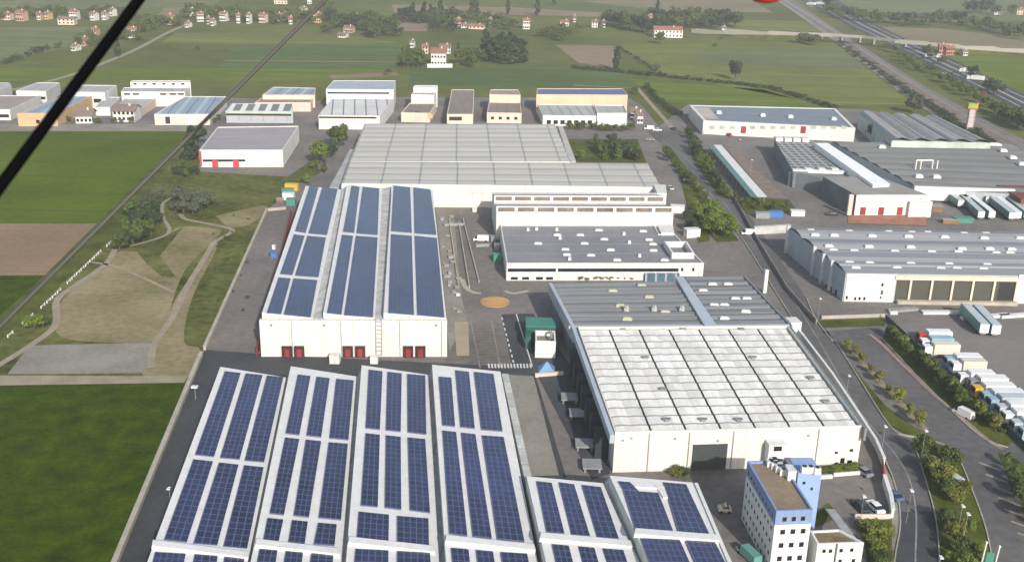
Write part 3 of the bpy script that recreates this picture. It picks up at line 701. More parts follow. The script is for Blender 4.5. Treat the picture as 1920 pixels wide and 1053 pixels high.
skylights(GH.root, [(1045, 441), (1088, 441), (1123, 432), (1206, 434), (1009, 457), (1096, 457), (1133, 449), (1217, 450), (1224, 458), (1225, 470), (1145, 469), (1060, 468), (1063, 478), (1108, 479), (1157, 488), (1246, 488)], 5.3)
skylights(GH.root, [(990, 432), (1006, 431), (1044, 432), (1050, 448), (1170, 440), (1180, 456), (1199, 481), (1068, 487)], 5.3, sx=.9, sy=.9, name='roof_vent', hh=.9)
yc = [P(1245, 452, 7.2), P(1288, 452, 7.2), P(1302, 474, 7.2), P(1260, 474, 7.2)]
mk('courtyard_wall', MB().ring(ccw([(p.x, p.y) for p in yc]), inset(ccw([(p.x, p.y) for p in yc]), .6), 5.3, 7.2, 5.3), W3, GH.root)
lw = [P(1232, 421, 6.2), P(1262, 421, 6.2), P(1264, 436, 6.2), P(1240, 436, 6.2)]
mk('stair_block', MB().prism([(p.x, p.y) for p in lw], 0, 6.2), W3, GH.root)
# side dock elements at the left of grey hall
for (x, y) in ((903, 449), (920, 462)):
    p = P(x, y + 4)
# ================ dark grey striped halls
GR3 = mat('dark_striped_sheet_roof', (.17, .175, .18), var=.08, sc=.1, lines=[('v', 6.2, 2.2, (.215, .22, .225)), ('v', 6.2, .5, (.12, .125, .13), 3)])
DH = thing('dark_roof_hall', 'dark grey striped roof hall split by a blue grey parapet wall', 'warehouse', P(1250, 590))
p1 = slabbuild(DH, [(1032, 531), (1262, 527), (1325, 609), (1070, 611)], 8, GR3, WD, rib=10, amp=.35)
p2 = slabbuild(DH, [(1282, 518), (1396, 517), (1480, 607), (1342, 609)], 8, GR3, WD, rib=10, amp=.35)
mk('parapet', MB().prism([(p.x, p.y) for p in (P(1266, 518, 8.9), P(1281, 517, 8.9), P(1345, 611, 8.9), P(1322, 611, 8.9))], 7.5, 8.9), WB, DH)
mk('parapet', MB().bar(P(1032, 530, 8.8), P(1078, 618, 8.8), 5.5, 8.8, .9), WB, DH)
mk('parapet', MB().bar(P(1066, 611, 8.6), P(1482, 608, 8.6), 7.4, 8.6, .8), WB, DH)
mk('parapet', MB().bar(P(1396, 517, 8.6), P(1484, 610, 8.6), 0, 8.6, .6), WD, DH)
skylights(DH, [(1149, 546), (1203, 535), (1217, 557), (1163, 573), (1247, 585), (1176, 598)], 8.2, mat('yellowed_skylight', (.42, .40, .30)))
skylights(DH, [(1318, 545), (1379, 560), (1336, 533), (1358, 572), (1339, 572), (1398, 584), (1358, 597), (1400, 560), (1365, 533)], 8.2)
skylights(DH, [(1174, 581), (1226, 581), (1278, 581)], 8.3, PALE, sx=1.3, sy=1.3, name='roof_vent', hh=1.3)
# ================ white roofed warehouse
WH = thing('white_roof_warehouse', 'big warehouse with worn white scalloped roof and dark seams behind the blue office tower', 'warehouse', P(1380, 870))
WRM = mat('worn_white_roof_sheet', (.78, .75, .70), var=.1, sc=.1, sc2=1.5, tint=(.88, .87, .83), rough=.6, streak=.35, tiles=(1.93, 4.0, .22), lines=[('v', 4.0, .6, (.30, .275, .24), .1)])
zt = 8.7
tl, trr, br, bl = P(1083, 614, zt), P(1478, 612, zt), P(1618, 800, zt), P(1153, 812, zt)
poly = [(p.x, p.y) for p in (tl, trr, br, bl)]
mk('wall', MB().ring(ccw(poly), inset(ccw(poly), .3), 0, zt + .3, zt - .9), W1, WH)
inn = [tl + Vector((.4, -.3, 0)), trr + Vector((-.4, -.3, 0)), br + Vector((-.4, .35, 0)), bl + Vector((.4, .35, 0))]
nb, nr_ = 7, 14       # bays across, shingle rows deep
mb = MB(); sl = MB()
for b in range(nb):
    for r in range(nr_):
        for hsub in range(8):
            u0, u1 = (b + .03 + .94 * hsub / 8) / nb, (b + .03 + .94 * (hsub + 1) / 8) / nb
            v0, v1 = r / nr_, (r + 1) / nr_
            def q_(u, v): return inn[0].lerp(inn[1], u).lerp(inn[3].lerp(inn[2], u), v)
            zc = lambda k: zt - .62 + .13 * abs(math.sin(math.pi * k / 4))
            a, b_, c_, d = q_(u0, v0), q_(u1, v0), q_(u1, v1), q_(u0, v1)
            za, zb_ = zc(hsub), zc(hsub + 1)
            uv = [(u0 * 54, v1 * 56), (u1 * 54, v1 * 56), (u1 * 54, v0 * 56), (u0 * 54, v0 * 56)]
            mb.face([(d.x, d.y, za), (c_.x, c_.y, zb_), (b_.x, b_.y, zb_ + .22), (a.x, a.y, za + .22)], uv=uv)
            if r < nr_ - 1: mb.face([(d.x, d.y, za), (c_.x, c_.y, zb_), (c_.x, c_.y, zb_ + .22), (d.x, d.y, za + .22)], uv=[(0, 1)] * 4)
mk('roof', mb, WRM, WH)
sm = MB()
for b in range(1, nb):
    u = b / nb; a = inn[0].lerp(inn[1], u); c_ = inn[3].lerp(inn[2], u); sm.bar(a, c_, zt - .9, zt - .42, .32)
mk('valley_gutter', sm, mat('black_gutter', (.02, .02, .022)), WH)
# flat dark vents on the roof
for x, y in ((1168, 614), (1280, 614), (1210, 668), (1243, 727), (1250, 784), (1318, 784), (1385, 784), (1412, 668), (1520, 706), (1548, 750), (1390, 615)):
    p = P(x, y, zt); v_ = MB(); v_.box(p.x - .45, p.y - .45, zt - .6, p.x + .45, p.y + .45, zt - .1); v_.box(p.x - .8, p.y - .5, zt - .1, p.x + .8, p.y + .5, zt + .02)
    mk('roof_vent', v_, GR1, WH)
mk('side_parapet', MB().bar(P(1076, 614, 9.2), P(1148, 815, 9.2), 7.4, 9.2, .9), WB, WH)
mk('side_parapet', MB().bar(P(1482, 611, 9.2), P(1624, 802, 9.2), 6.4, 9.1, .5), WD, WH)
wa, wb = Vector((bl.x, bl.y, 0)), Vector((br.x, br.y, 0))
Hw = Hall(); Hw.root = WH; Hw.pts = [wa, wb]
wrect('roller_door', Hw, wa, wb, (1297, 832, 1362, 886), mat('dark_roller_door', (.05, .056, .055), lines=[('v', .6, .12, (.035, .04, .04))]), proud=.08)
for r in ((1565, 846, 1571, 850), (1593, 841, 1600, 846), (1575, 858, 1583, 873), (1588, 862, 1597, 874), (1565, 866, 1571, 869)): wrect('window', Hw, wa, wb, r, DARK)
for x, y in ((1183, 821), (1167, 825), (1265, 822), (1345, 826), (1515, 816)): wrect('vent', Hw, wa, wb, (x - 2, y - 2, x + 3, y + 2), MTL)
u_, _z = onwall(1446, 870, wa, wb); ax_ = (wb - wa).normalized(); n_ = Vector((ax_.y, -ax_.x, 0)); cc = wa + ax_ * u_
mk('annex', MB().prism([cc - ax_ * 1.8, cc + ax_ * 1.8, cc + ax_ * 1.8 + n_ * 2.4, cc - ax_ * 1.8 + n_ * 2.4], 0, 6.5), W3, WH)
mk('annex_hatch', MB().prism([cc - ax_ * .8 + n_ * 2.4, cc + ax_ * .8 + n_ * 2.4, cc + ax_ * .8 + n_ * 2.5, cc - ax_ * .8 + n_ * 2.5], 5.2, 6.2, bottom=True), DARK, WH)
for x in (1215, 1290, 1372, 1530):
    u, z = onwall(x, 850, wa, wb); pt = wa + ax_ * u + n_ * .15; mk('downpipe', MB().tube([pt + Vector((0, 0, .1)), pt + Vector((0, 0, 8.6))], .09, 6), MTL, WH)
# loading bays on the left side
for k, (x, y) in enumerate(((1068, 742), (1084, 772), (1096, 829), (1110, 868))):
    p = P(x, y, 1.3); mb = MB(); mb.box(p.x - 1.9, p.y - 1.9, 1.0, p.x + 1.9, p.y + 1.9, 1.3); mb.box(p.x + 1.2, p.y - 1.7, 0, p.x + 1.6, p.y - 1.4, 1); mb.box(p.x - 1.6, p.y - 1.7, 0, p.x - 1.3, p.y - 1.4, 1)
    mb.box(p.x + 1.2, p.y + 1.4, 0, p.x + 1.6, p.y + 1.7, 1)
    mk('dock_canopy', mb, mat('canopy_grey', (.27, .27, .27), var=.15), WH)
for t in range(7):
    a = Vector((tl.x, tl.y, 0)).lerp(Vector((bl.x, bl.y, 0)), .14 + t * .12); mk('dock_bay', MB().box(a.x - 2.6, a.y - 2.4, 0, a.x + .2, a.y + 2.4, 5.2), mat('shaded_dock_side', (.03, .04, .042)), WH)  # near-black colour carries the shade along this side of the hall
# ================ blue office tower
TZ = 12.0
BLU = mat('blue_facade_panel', (.18, .25, .42), var=.07, lines=[('u', 1.5, .06, (.13, .18, .33))])
TW = thing('office_tower', 'office tower with blue top floor, white lower storeys and brown flat roof', 'office building', P(1450, 1060))
tq = [P(1403, 863, TZ), P(1480, 868, TZ), P(1524, 954, TZ), P(1456, 957, TZ)]
# straighten: keep front edge and depth direction
dep = ((tq[0] - tq[3]) + (P(1478, 888, TZ) - tq[2])) / 2
tq[0] = tq[3] + (P(1402, 864, TZ) - tq[3]); tq[1] = tq[2] + (tq[0] - tq[3])
T2 = [Vector((p.x, p.y, 0)) for p in tq]
mk('wall', MB().prism(T2, 0, TZ - 2.7, top=False), mat('white_office_render', (.62, .63, .63), var=.04), TW)
pT = ccw(T2); mk('upper_wall', MB().ring(inset(pT, -.06), inset(pT, .3), TZ - 2.7, TZ, TZ - .45), BLU, TW)
mk('roof', MB().face([(p[0], p[1], TZ - .4) for p in inset(pT, .3)]), mat('brown_gravel_roof', (.23, .175, .12), var=.12, sc=.4), TW)
Ht = Hall(); Ht.root = TW
def wins(A, B, n, zs, wd, hgt_, u0=.08, u1=.92, proud=.05):
    A = Vector((A.x, A.y, 0)); B = Vector((B.x, B.y, 0)); L = (B - A).length; ax = (B - A) / L; nn = Vector((-ax.y, ax.x, 0))
    cen = sum(T2, Vector()) / 4
    if nn.dot(A - cen) < 0: nn = -nn
    for z in zs:
        for k in range(n):
            c = L * (u0 + (u1 - u0) * (k + .5) / n)
            f = wbox('window', A, ax, nn, c - wd / 2 - .06, c + wd / 2 + .06, z - .06, z + hgt_ + .06, MATS['galvanised_metal'], proud, TW)
            wbox('pane', A, ax, nn, c - wd / 2, c + wd / 2, z, z + hgt_, DARK, proud + .03, f)
wins(T2[3], T2[2], 3, (TZ - 2.0,), .7, .8, .12, .88, .12)
wins(T2[3], T2[2], 3, (TZ - 4.5, TZ - 7.1, TZ - 9.7), .75, .85, .1, .95)
wins(T2[0], T2[3], 9, (TZ - 4.3, TZ - 6.7, TZ - 9.1, TZ - 11.3), .5, .6, .03, .97)
wins(T2[0], T2[3], 9, (TZ - 2.0,), .5, .6, .03, .97, .1)
# stair tower
S = [P(1497, 886, TZ + 1.5), P(1541, 886, TZ + 1.5)]
sa, sb = Vector((S[0].x, S[0].y, 0)), Vector((S[1].x, S[1].y, 0)); dy = Vector((-.05, 1, 0)) * 5.5
mk('stair_tower', MB().prism([sa, sb, sb + dy, sa + dy], 0, TZ + 1.5), mat('light_blue_panel', (.25, .34, .55), var=.05), TW)
Sx = [sa, sb]
for r in ((1505, 902, 1510, 907), (1520, 913, 1524, 918)): wrect('window', Ht, sa, sb, r, DARK, parent=TW)
mk('white_fin', MB().prism([sa + Vector((-1.6, .5, 0)), sa + Vector((-.1, .5, 0)), sa + Vector((-.1, 3, 0)), sa + Vector((-1.6, 3, 0))], TZ - .5, TZ + 1.5), W3, TW)
def acunit(p, z, sx=1.6, sy=1.2, sz=1.1, ttl='air_conditioner'):
    o = mk(ttl, MB().box(p.x - sx / 2, p.y - sy / 2, z, p.x + sx / 2, p.y + sy / 2, z + sz), TRIM, TW)
    mb = MB(); rr = [(p.x + .4 * math.cos(k * math.pi / 6), p.y + .4 * math.sin(k * math.pi / 6)) for k in range(12)]; mb.prism(rr, z + sz, z + sz + .12); mk('fan', mb, DARK, o)
for x, y in ((1446, 866), (1454, 870), (1462, 876), (1470, 882), (1452, 862), (1462, 866), (1472, 872)): acunit(P(x, y, TZ + .3), TZ - .4)
for x, y in ((1508, 880), (1520, 880), (1532, 882)): acunit(P(x, y, TZ + 2), TZ + 1.5, 1.1, 1.0, 1.2)
pr = P(1502, 864, TZ + 1.5); mk('plant_room', MB().box(pr.x - 2.6, pr.y - 1.5, TZ - .4, pr.x + 2.4, pr.y + 1.5, TZ + 1.4), mat('violet_grey_cladding', (.20, .17, .25)), TW)
# low white office
LO = hall('low_office', 'low white office block with brown green roof right of the blue tower', 'office building',
          [(1519, 994), (1573, 991), (1620, 1016), (1533, 1019)], 6.5, W3, mat('mossy_brown_roof', (.17, .13, .07), var=.3, sc=.3), para=.3)
for (x, y) in ((1545, 1032), (1557, 1032), (1577, 1031), (1597, 1030), (1575, 1051), (1600, 1050)): wrect('window', LO, LO.pts[3], LO.pts[2], (x - 3, y - 3, x + 3, y + 3), DARK)
mk('downpipe', MB().tube([LO.pts[3].lerp(LO.pts[2], .42) + Vector((0, -.2, 0)), LO.pts[3].lerp(LO.pts[2], .42) + Vector((0, -.2, 6.5))], .12), WD, LO.root)
rp = MB(); rp.bar(P(1556, 955, 1.2), P(1592, 1006, 5.5), 0, 5.2, 2.0)
rpb = MB(); a, b = P(1556, 955, 1), P(1594, 1008, 5); dd = (b - a); nn_ = Vector((-dd.y, dd.x, 0)).normalized() * .9
rpb.face([a - nn_, b - nn_, b + nn_, a + nn_]); rpb.slab([a - nn_, b - nn_, b + nn_, a + nn_], Vector((0, 0, 1)), .2)
tag(mk('ramp', rpb, GUT), 'narrow grey ramp leading to the roof of the low white office', 'ramp')
# ---------------------------------------------------------------- right side
GR4 = mat('pale_blue_grey_sheet_roof', (.27, .275, .285), var=.07, sc=.06, lines=[('v', 13.2, 1.3, (.42, .43, .43)), ('v', 13.2, 3.2, (.19, .20, .225), -2.2), ('v', 3.3, .3, (.22, .225, .24))])
RW = thing('grey_depot', 'long blue grey depot with skylit striped roof and open truck bays on the right', 'warehouse', P(1800, 560))
q4 = slabbuild(RW, [(1480, 427), (2200, 440), (2420, 525), (1586, 512)], 8.6, GR4, WG, rib=4, amp=1.0)
skylights(RW, [(1520, 432), (1592, 434), (1666, 435), (1709, 436), (1739, 436), (1807, 438), (1848, 438), (1528, 440), (1564, 441), (1635, 442), (1703, 443), (1771, 444), (1845, 446), (1912, 446),
               (1554, 461), (1629, 462), (1707, 463), (1803, 466), (1855, 466), (1896, 467), (1562, 469), (1601, 470), (1677, 471), (1746, 472), (1796, 472), (1867, 474), (1893, 474),
               (1592, 492), (1630, 493), (1707, 494), (1779, 495), (1850, 496), (1604, 502), (1681, 502), (1763, 503), (1793, 503), (1843, 504)], 9.2, sx=2.6, sy=1.4)
fa2 = P(1582, 562); fb2 = P(2420, 574)
fA = Vector((q4[3].x, q4[3].y, 0)); fB = Vector((q4[2].x, q4[2].y, 0)); Hr = Hall(); Hr.root = RW
wrect('office_wall', Hr, fA, fB, (1585, 513, 1677, 565), mat('bright_white_render', (.66, .65, .61), var=.04), proud=.25)
wrect('office_wall', Hr, fA, fB, (1906, 515, 1990, 568), MATS['bright_white_render'], proud=.25)
for r in ((1652, 530, 1656, 536), (1651, 543, 1655, 551), (1649, 555, 1652, 559), (1585, 554, 1589, 560), (1601, 556, 1605, 562), (1609, 556, 1613, 562), (1618, 556, 1622, 562)): wrect('window', Hr, fA, fB, r, DARK, proud=.3)
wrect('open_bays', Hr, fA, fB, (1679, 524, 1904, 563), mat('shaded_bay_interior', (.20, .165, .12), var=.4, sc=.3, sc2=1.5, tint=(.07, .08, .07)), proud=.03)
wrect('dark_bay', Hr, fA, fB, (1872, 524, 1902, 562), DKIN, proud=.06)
for x in (1705, 1745, 1784, 1822, 1862, 1904): wrect('pillar', Hr, fA, fB, (x - 2, 522, x + 2, 563), W2, proud=.5)
wrect('fascia', Hr, fA, fB, (1678, 517, 1906, 525), W2, proud=.6)
ax_ = (fB - fA).normalized(); n_ = Vector((ax_.y, -ax_.x, 0))
mk('bay_plinth', MB().prism([fA + ax_ * onwall(1679, 560, fA, fB)[0] + n_ * .6, fA + ax_ * onwall(1904, 560, fA, fB)[0] + n_ * .6, fA + ax_ * onwall(1904, 560, fA, fB)[0] + n_ * 2.0, fA + ax_ * onwall(1679, 560, fA, fB)[0] + n_ * 2.0], 0, 1.1), CONC, RW)
L0, L1 = Vector((q4[0].x, q4[0].y, 0)), Vector((q4[3].x, q4[3].y, 0))
for t in (.0, .5, .66, .8):
    c_ = L0.lerp(L1, t); mk('side_pier', MB().box(c_.x - .8, c_.y - .5, 0, c_.x + .1, c_.y + .5, 9.5), mat('light_grey_pier', (.45, .48, .5)), RW)
for k in range(5): wrect('window', Hr, L0, L1, (1530 + k * 9, 522 + k * 5, 1533 + k * 9, 534 + k * 5), DARK, proud=.1, parent=RW)
# dock factory (complex in the upper right)
DC = thing('dock_factory', 'grey factory complex with long white roof strip and white block with red dock doors', 'factory', P(1700, 380))
GR5 = mat('warm_grey_sheet_roof', (.185, .185, .18), var=.1, sc=.05, lines=[('v', 11, .8, (.29, .29, .28)), ('v', 11, .5, (.13, .13, .135), 2)])
big = slabbuild(DC, [(1560, 266), (1885, 268), (2140, 380), (1718, 352)], 5, GR5, WG, rib=8, amp=.8)
f0, f1 = P(1716, 347, 8.3), P(1904, 352, 8.3); f0b = P(1710, 344, 8.3)
mk('white_fascia', MB().bar(P(1714, 352, 5.5), P(1902, 358, 5.5), .8, 6.2, 1.2), MATS['bright_white_render'], DC)
rdp = P(1925, 400); mk('red_annex', MB().box(rdp.x - 3, rdp.y, 0, rdp.x + 8, rdp.y + 22, 5.5), mat('dull_red_brown_sheet', (.16, .06, .05)), DC)
ws = [P(1528, 268, 9.2), P(1552, 268, 9.2), P(1668, 344, 9.2), P(1637, 346, 9.2)]; mk('white_roof_strip', MB().prism([(p.x, p.y) for p in ws], 0, 9.2), paint('glossy_white_sheet', (.86, .84, .82)), DC)
gs = [P(1553, 270, 8.4), P(1572, 270, 8.4), P(1720, 364, 8.4), P(1668, 366, 8.4), P(1637, 348, 8.4)]
blk = [P(1592, 335, 8.4), P(1640, 347, 8.4), P(1718, 366, 8.4), P(1604, 368, 8.4), P(1540, 334, 8.4)]
cell = [P(1452, 262, 6.6), P(1524, 264, 6.6), P(1592, 322, 6.6), P(1488, 322, 6.6)]
mk('wall', MB().prism([(p.x, p.y) for p in cell], 0, 6.6), mat('slate_side_cladding', (.13, .155, .18), var=.15), DC)
CELL = mat('cell_skylight_roof', (.13, .13, .135), var=.15, lines=[('u', 3.2, .9, (.34, .34, .33)), ('v', 5.0, 1.4, (.34, .34, .33))])
mk('cell_roof', MB().face([(p.x, p.y, 6.65) for p in ccw(cell)], ax=cell[1] - cell[0]), CELL, DC)
for k in range(4):
    a = cell[0].lerp(cell[1], (k + .35) / 4.4); mk('roof_cap', MB().box(a.x - 1.6, a.y - 4, 6.6, a.x + 1.6, a.y + 1, 8.2), TRIM, DC)
for k in range(3):
    a = cell[3].lerp(cell[2], (k + 1.2) / 4.2); mk('roof_cap', MB().box(a.x - 1.4, a.y + .5, 6.6, a.x + 1.4, a.y + 3.5, 7.6), TRIM, DC)
mk('white_ledge', MB().bar(P(1486, 318, 7), P(1582, 321, 7), 4.5, 7.2, 2.4), W3, DC)
slabbuild(DC, [(1480, 322), (1600, 322), (1640, 348), (1540, 334)], 6, GR5, WD)
b2 = [P(1543, 331, 8), P(1648, 331, 8), P(1742, 366, 8), P(1606, 366, 8)]
mk('wall', MB().prism([(p.x, p.y) for p in b2], 0, 7.95), mat('slate_side_cladding', (.10, .12, .14), var=.15), DC)
mk('roof', MB().face([(p.x, p.y, 8.0) for p in ccw(b2)]), mat('pinkish_grey_roof', (.27, .255, .24), var=.12, sc=.1), DC)
dA, dB = Vector((b2[3].x, b2[3].y, 0)), Vector((b2[2].x, b2[2].y, 0)); Hd = Hall(); Hd.root = DC
wrect('front_wall', Hd, dA, dB, (1603, 365, 1742, 403), W3, proud=.4)
for x in (1617, 1651, 1686): wrect('dock_door', Hd, dA, dB, (x - 5, 388, x + 5, 402), RED, proud=.6)
wrect('corner_pier', Hd, dA, dB, (1589, 364, 1597, 402), PINK, proud=1.0)
wrect('white_annex', Hd, dA, dB, (1700, 376, 1742, 405), W3, proud=2.0)
for x, y in ((1509, 335), (1538, 335)): p = P(x, y); 
p = P(1509, 342); mk('rooftop_box', MB().box(p.x - 3, p.y - 2, 0, p.x + 3, p.y + 2, 5), PINK, DC)
p = P(1537, 345); mk('rooftop_box', MB().box(p.x - 3, p.y - 2, 0, p.x + 3, p.y + 2, 6.4), W3, DC)
gt = MB()
for x in (1716, 1747):
    p = P(x, 318, 5); gt.tube([p, p + Vector((0, 0, 4))], .3); gt.tube([p + Vector((2, 0, 0)), p + Vector((2, 0, 4))], .3)
gt.tube([P(1716, 318, 5) + Vector((0, 0, 4)), P(1747, 318, 5) + Vector((0, 0, 4))], .3)
mk('roof_gantry', gt, TRIM, DC)
skylights(DC, [(1653, 276), (1880, 283), (1898, 296), (1915, 308), (1722, 331), (1755, 332)], 6, sx=3, sy=3, name='roof_vent', hh=1)
skylights(DC, [(1695 + k * 9, 267 + k * .3) for k in range(5)], 5.9, sx=2, sy=3, name='roof_vent', hh=1)
skylights(DC, [(1830 + k * 30, 268 + k * 3) for k in range(2)], 5.9, sx=8, sy=3, name='roof_vent', hh=.8)
# long white hall at the back right
LH = hall('long_white_hall', 'long white hall with blue grey roof and two red doors beyond the avenue', 'factory',
          [(1292, 197), (1566, 203), (1604, 240), (1319, 226)], 7, W3, mat('slate_blue_roof', (.17, .20, .24), var=.08, lines=[('v', 11, .5, (.25, .26, .28))]), para=.3, th=1.6)
mk('inner_roof_strip', MB().prism([(p.x, p.y) for p in (P(1300, 200, 7), P(1330, 201, 7), P(1348, 222, 7), P(1320, 221, 7))], 6.3, 6.75), mat('pale_pink_roof', (.42, .37, .34)), LH.root)
A_, B_ = LH.pts[3], LH.pts[2]
for x in (1394, 1506): wrect('red_door', LH, A_, B_, (x - 5, 237, x + 5, 250), RED)
for k in range(14):
    x = 1330 + k * 19
    if abs(x - 1394) > 8 and abs(x - 1506) > 8: wrect('window', LH, A_, B_, (x, 236, x + 10, 242), mat('pale_green_glass', (.34, .38, .30)))
wrect('ground_wall', LH, A_, B_, (1319, 246, 1352, 252), W3, proud=.4)
skylights(LH.root, [(1348, 212), (1430, 217), (1482, 220), (1563, 224)], 7, sx=2.5, sy=2.5, name='roof_vent', hh=1.2)
# saw tooth hall
TH = thing('ribbed_hall', 'pale ribbed roof hall with diagonal ridges beside the yellow sign tower', 'factory', P(1740, 250))
RIBM = mat('ribbed_pale_roof', (.26, .25, .25), var=.1, lines=[('u', 11.5, 1.8, (.13, .17, .18)), ('u', 11.5, 1.2, (.36, .35, .34), -2.5)])
slabbuild(TH, [(1610, 212), (1762, 222), (1858, 268), (1672, 264)], 8, RIBM, mat('pale_green_wall', (.40, .45, .42)), rib=5, axis='u', amp=1.6)
mk('white_canopy', MB().bar(P(1682, 258, 6), P(1735, 259, 6), 3.2, 6, 5), TRIM, TH)
# long shelter
SHL = thing('long_shelter', 'long narrow shelter with a green and a white roof slope beside the avenue', 'shelter', P(1380, 320))
zr_ = 3.5
L1_, L2_ = P(1328, 273, 3.3), P(1408, 369, 3.3); M1, M2 = P(1338, 272, zr_), P(1420, 369, zr_); R1, R2 = P(1352, 272, 3.45), P(1438, 369, 3.45)
mk('green_roof', MB().slab([L1_, M1, M2, L2_], Vector((0, 0, 1)), .12), mat('sea_green_sheet', (.10, .20, .18), var=.1), SHL)
mk('white_roof', MB().slab([M1, R1, R2, M2], Vector((0, 0, 1)), .12), TRIM, SHL)
pm = MB()
for k in range(12):
    for a, b in ((L1_, L2_), (R1, R2)):
        p = a.lerp(b, (k + .5) / 12); pm.tube([(p.x, p.y, 0), (p.x, p.y, 3.3)], .12, 6)
mk('posts', pm, MTL, SHL)
# ---------------------------------------------------------------- left and back row
B13 = hall('corner_depot', 'white depot with grey roof, dark window band and two red doors by the park', 'warehouse',
           [(408, 238), (560, 236), (530, 281), (374, 281)], 7.4, W3, mat('violet_grey_roof', (.29, .27, .28), var=.07, sc=.08, lines=[('v', 9, .4, (.36, .34, .34))]), para=.35)
A_, B_ = B13.pts[3], B13.pts[2]
wrect('ribbon_window', B13, A_, B_, (380, 299, 460, 303), DARK)
for x in (403, 442): wrect('red_door', B13, A_, B_, (x - 5, 300, x + 6, 314), REDB, proud=.2)
wrect('red_corner', B13, A_, B_, (374, 283, 378, 312), REDB, proud=.1)
wrect('side_step', B13, B_, B13.pts[1], (532, 300, 556, 308), PINK, proud=.6)
def back(lab, roof, h, wl, rf, name='factory_hall', wins_=None, cat='factory', para=.3, door=None):
    H = hall(name, lab, cat, roof, h, wl, rf, para=para, group=None)
    A, B = H.pts[3], H.pts[2]
    if wins_:
        n, z0, z1, wd = wins_; facade(H, A, B, n, z0, z1, DARK, wd)
    if door: facade(H, A, B, door[0], .05, 3.4, door[1], 3.2, name='door', proud=.08)
    return H
def rf(key, c, ln=None): return mat(key, c, var=.1, sc=.08, lines=ln)
LG = rf('light_grey_roof_sheet', (.36, .36, .36), [('u', 6, .5, (.28, .28, .28))]); PGR = rf('pink_grey_roof_sheet', (.29, .24, .22), [('u', 6, .5, (.23, .2, .18))])
LBL = rf('light_blue_roof_sheet', (.24, .31, .38), [('u', 9, 2, (.36, .42, .45)), ('u', 9, .8, (.15, .18, .24), 4)]); BRN = rf('brown_grey_roof', (.22, .18, .15), [('u', 5, .4, (.17, .14, .12))])
back('pale grey hall cut by the left photo edge in the far row', [(-40, 155), (18, 155), (22, 163), (-30, 176)], 6, LG, LG)
back('grey roofed hall with white front fascia at the far left row', [(68, 155), (112, 155), (86, 171), (30, 170)], 6.5, W3, LG, wins_=(5, 2, 3.5, 3))
back('pinkish roofed hall with white ground floor at the left edge', [(-20, 179), (76, 179), (18, 205), (-50, 205)], 5.5, W3, PGR, wins_=(8, 1.5, 3, 2.2))
back('ochre fronted hall with blue roof behind the thick cable', [(120, 178), (174, 179), (106, 212), (32, 212)], 6.5, YEL, LBL, wins_=(1, 1.5, 3.2, 1.6))
back('tall white hall with pale roof right of the thick cable', [(138, 159), (219, 160), (196, 173), (122, 172)], 8.5, W3, LG, wins_=(3, 3, 5, 4))
back('low grey hall between the tall white hall and the brown house', [(196, 182), (226, 182), (206, 201), (178, 201)], 4.5, W3, LG)
back('grey hall with small roof dormers left of the blue roofed hall', [(238, 181), (297, 181), (262, 204), (214, 203)], 4.5, PINK, LG)
H6 = back('long two level white block with ribbon windows in the far row', [(247, 151), (357, 151), (357, 154), (244, 154)], 10.3, W3, LG)
H6.pts
H6b = hall('wing', None, None, [(232, 164), (356, 164), (346, 172), (227, 172)], 8, W3, LG, para=.3, parent=H6.root)
for k in range(6): wrect('window', H6, H6.pts[3], H6.pts[2], (250 + k * 18, 156, 256 + k * 18, 159), DARK)
for x in (232, 249, 300, 318, 333): wrect('window', H6b, H6b.pts[3], H6b.pts[2], (x, 175, x + 12, 178), DARK, parent=H6.root)
H9 = back('light blue striped roof hall with cream front and pink posts', [(347, 181), (425, 181), (392, 214), (289, 214)], 5.5, W3, LBL)
for x in (291, 322, 368, 384): wrect('cream_wall', H9, H9.pts[3], H9.pts[2], (x, 220, x + (18 if x == 291 else 30 if x == 322 else 8), 232), W2 if x < 360 else PINK, proud=.3)
wrect('dark_bay', H9, H9.pts[3], H9.pts[2], (310, 219, 319, 232), DKIN, proud=.1)
GRN = paint('pale_green_fascia', (.38, .46, .40))
H10 = back('hall with bright white roof stripes and green fascia left of the tall hall', [(434, 194), (548, 194), (549, 209), (423, 208)], 6, WG, rf('stripe_skylight_roof', (.20, .19, .18), [('u', 6.2, 2.6, (.68, .68, .66))]))
wrect('green_fascia', H10, H10.pts[3], H10.pts[2], (423, 208, 549, 213), GRN, proud=.3); wrect('dark_band', H10, H10.pts[3], H10.pts[2], (424, 213, 546, 217), DKIN, proud=.1)
wrect('pale_wall', H10, H10.pts[3], H10.pts[2], (424, 218, 546, 227), LG, proud=.1)
H11 = back('pale blue roofed hall with brown lower roof behind the striped hall', [(512, 163), (592, 165), (590, 178), (492, 178)], 7, PINK, LBL)
hall('wing', None, None, [(490, 183), (588, 183), (582, 192), (478, 192)], 5, PINK, BRN, parent=H11.root)
H12 = back('tall white factory with window line above a striped white lower roof', [(625, 151), (742, 151), (738, 168), (611, 167)], 11, mat('off_white_cladding', (.58, .58, .57), var=.05, lines=[('u', 4, .15, (.45, .45, .45))]), mat('pale_blue_slate_roof', (.33, .36, .40), var=.06))
wrect('window_line', H12, H12.pts[3], H12.pts[2], (614, 173, 730, 176), DARK)
STR = rf('white_roof_dark_stripes', (.55, .55, .53), [('u', 5.6, .7, (.2, .2, .2))])
H12b = hall('wing', None, None, [(622, 185), (738, 185), (712, 217), (597, 216)], 7, W3, STR, para=.2, parent=H12.root)
wrect('window_line', H12b, H12b.pts[3], H12b.pts[2], (598, 219, 706, 222), DARK)
H13 = back('slim white hall with a lit upper wall right of the tall factory', [(777, 160), (821, 160), (820, 163), (775, 163)], 11.3, W3, LG)
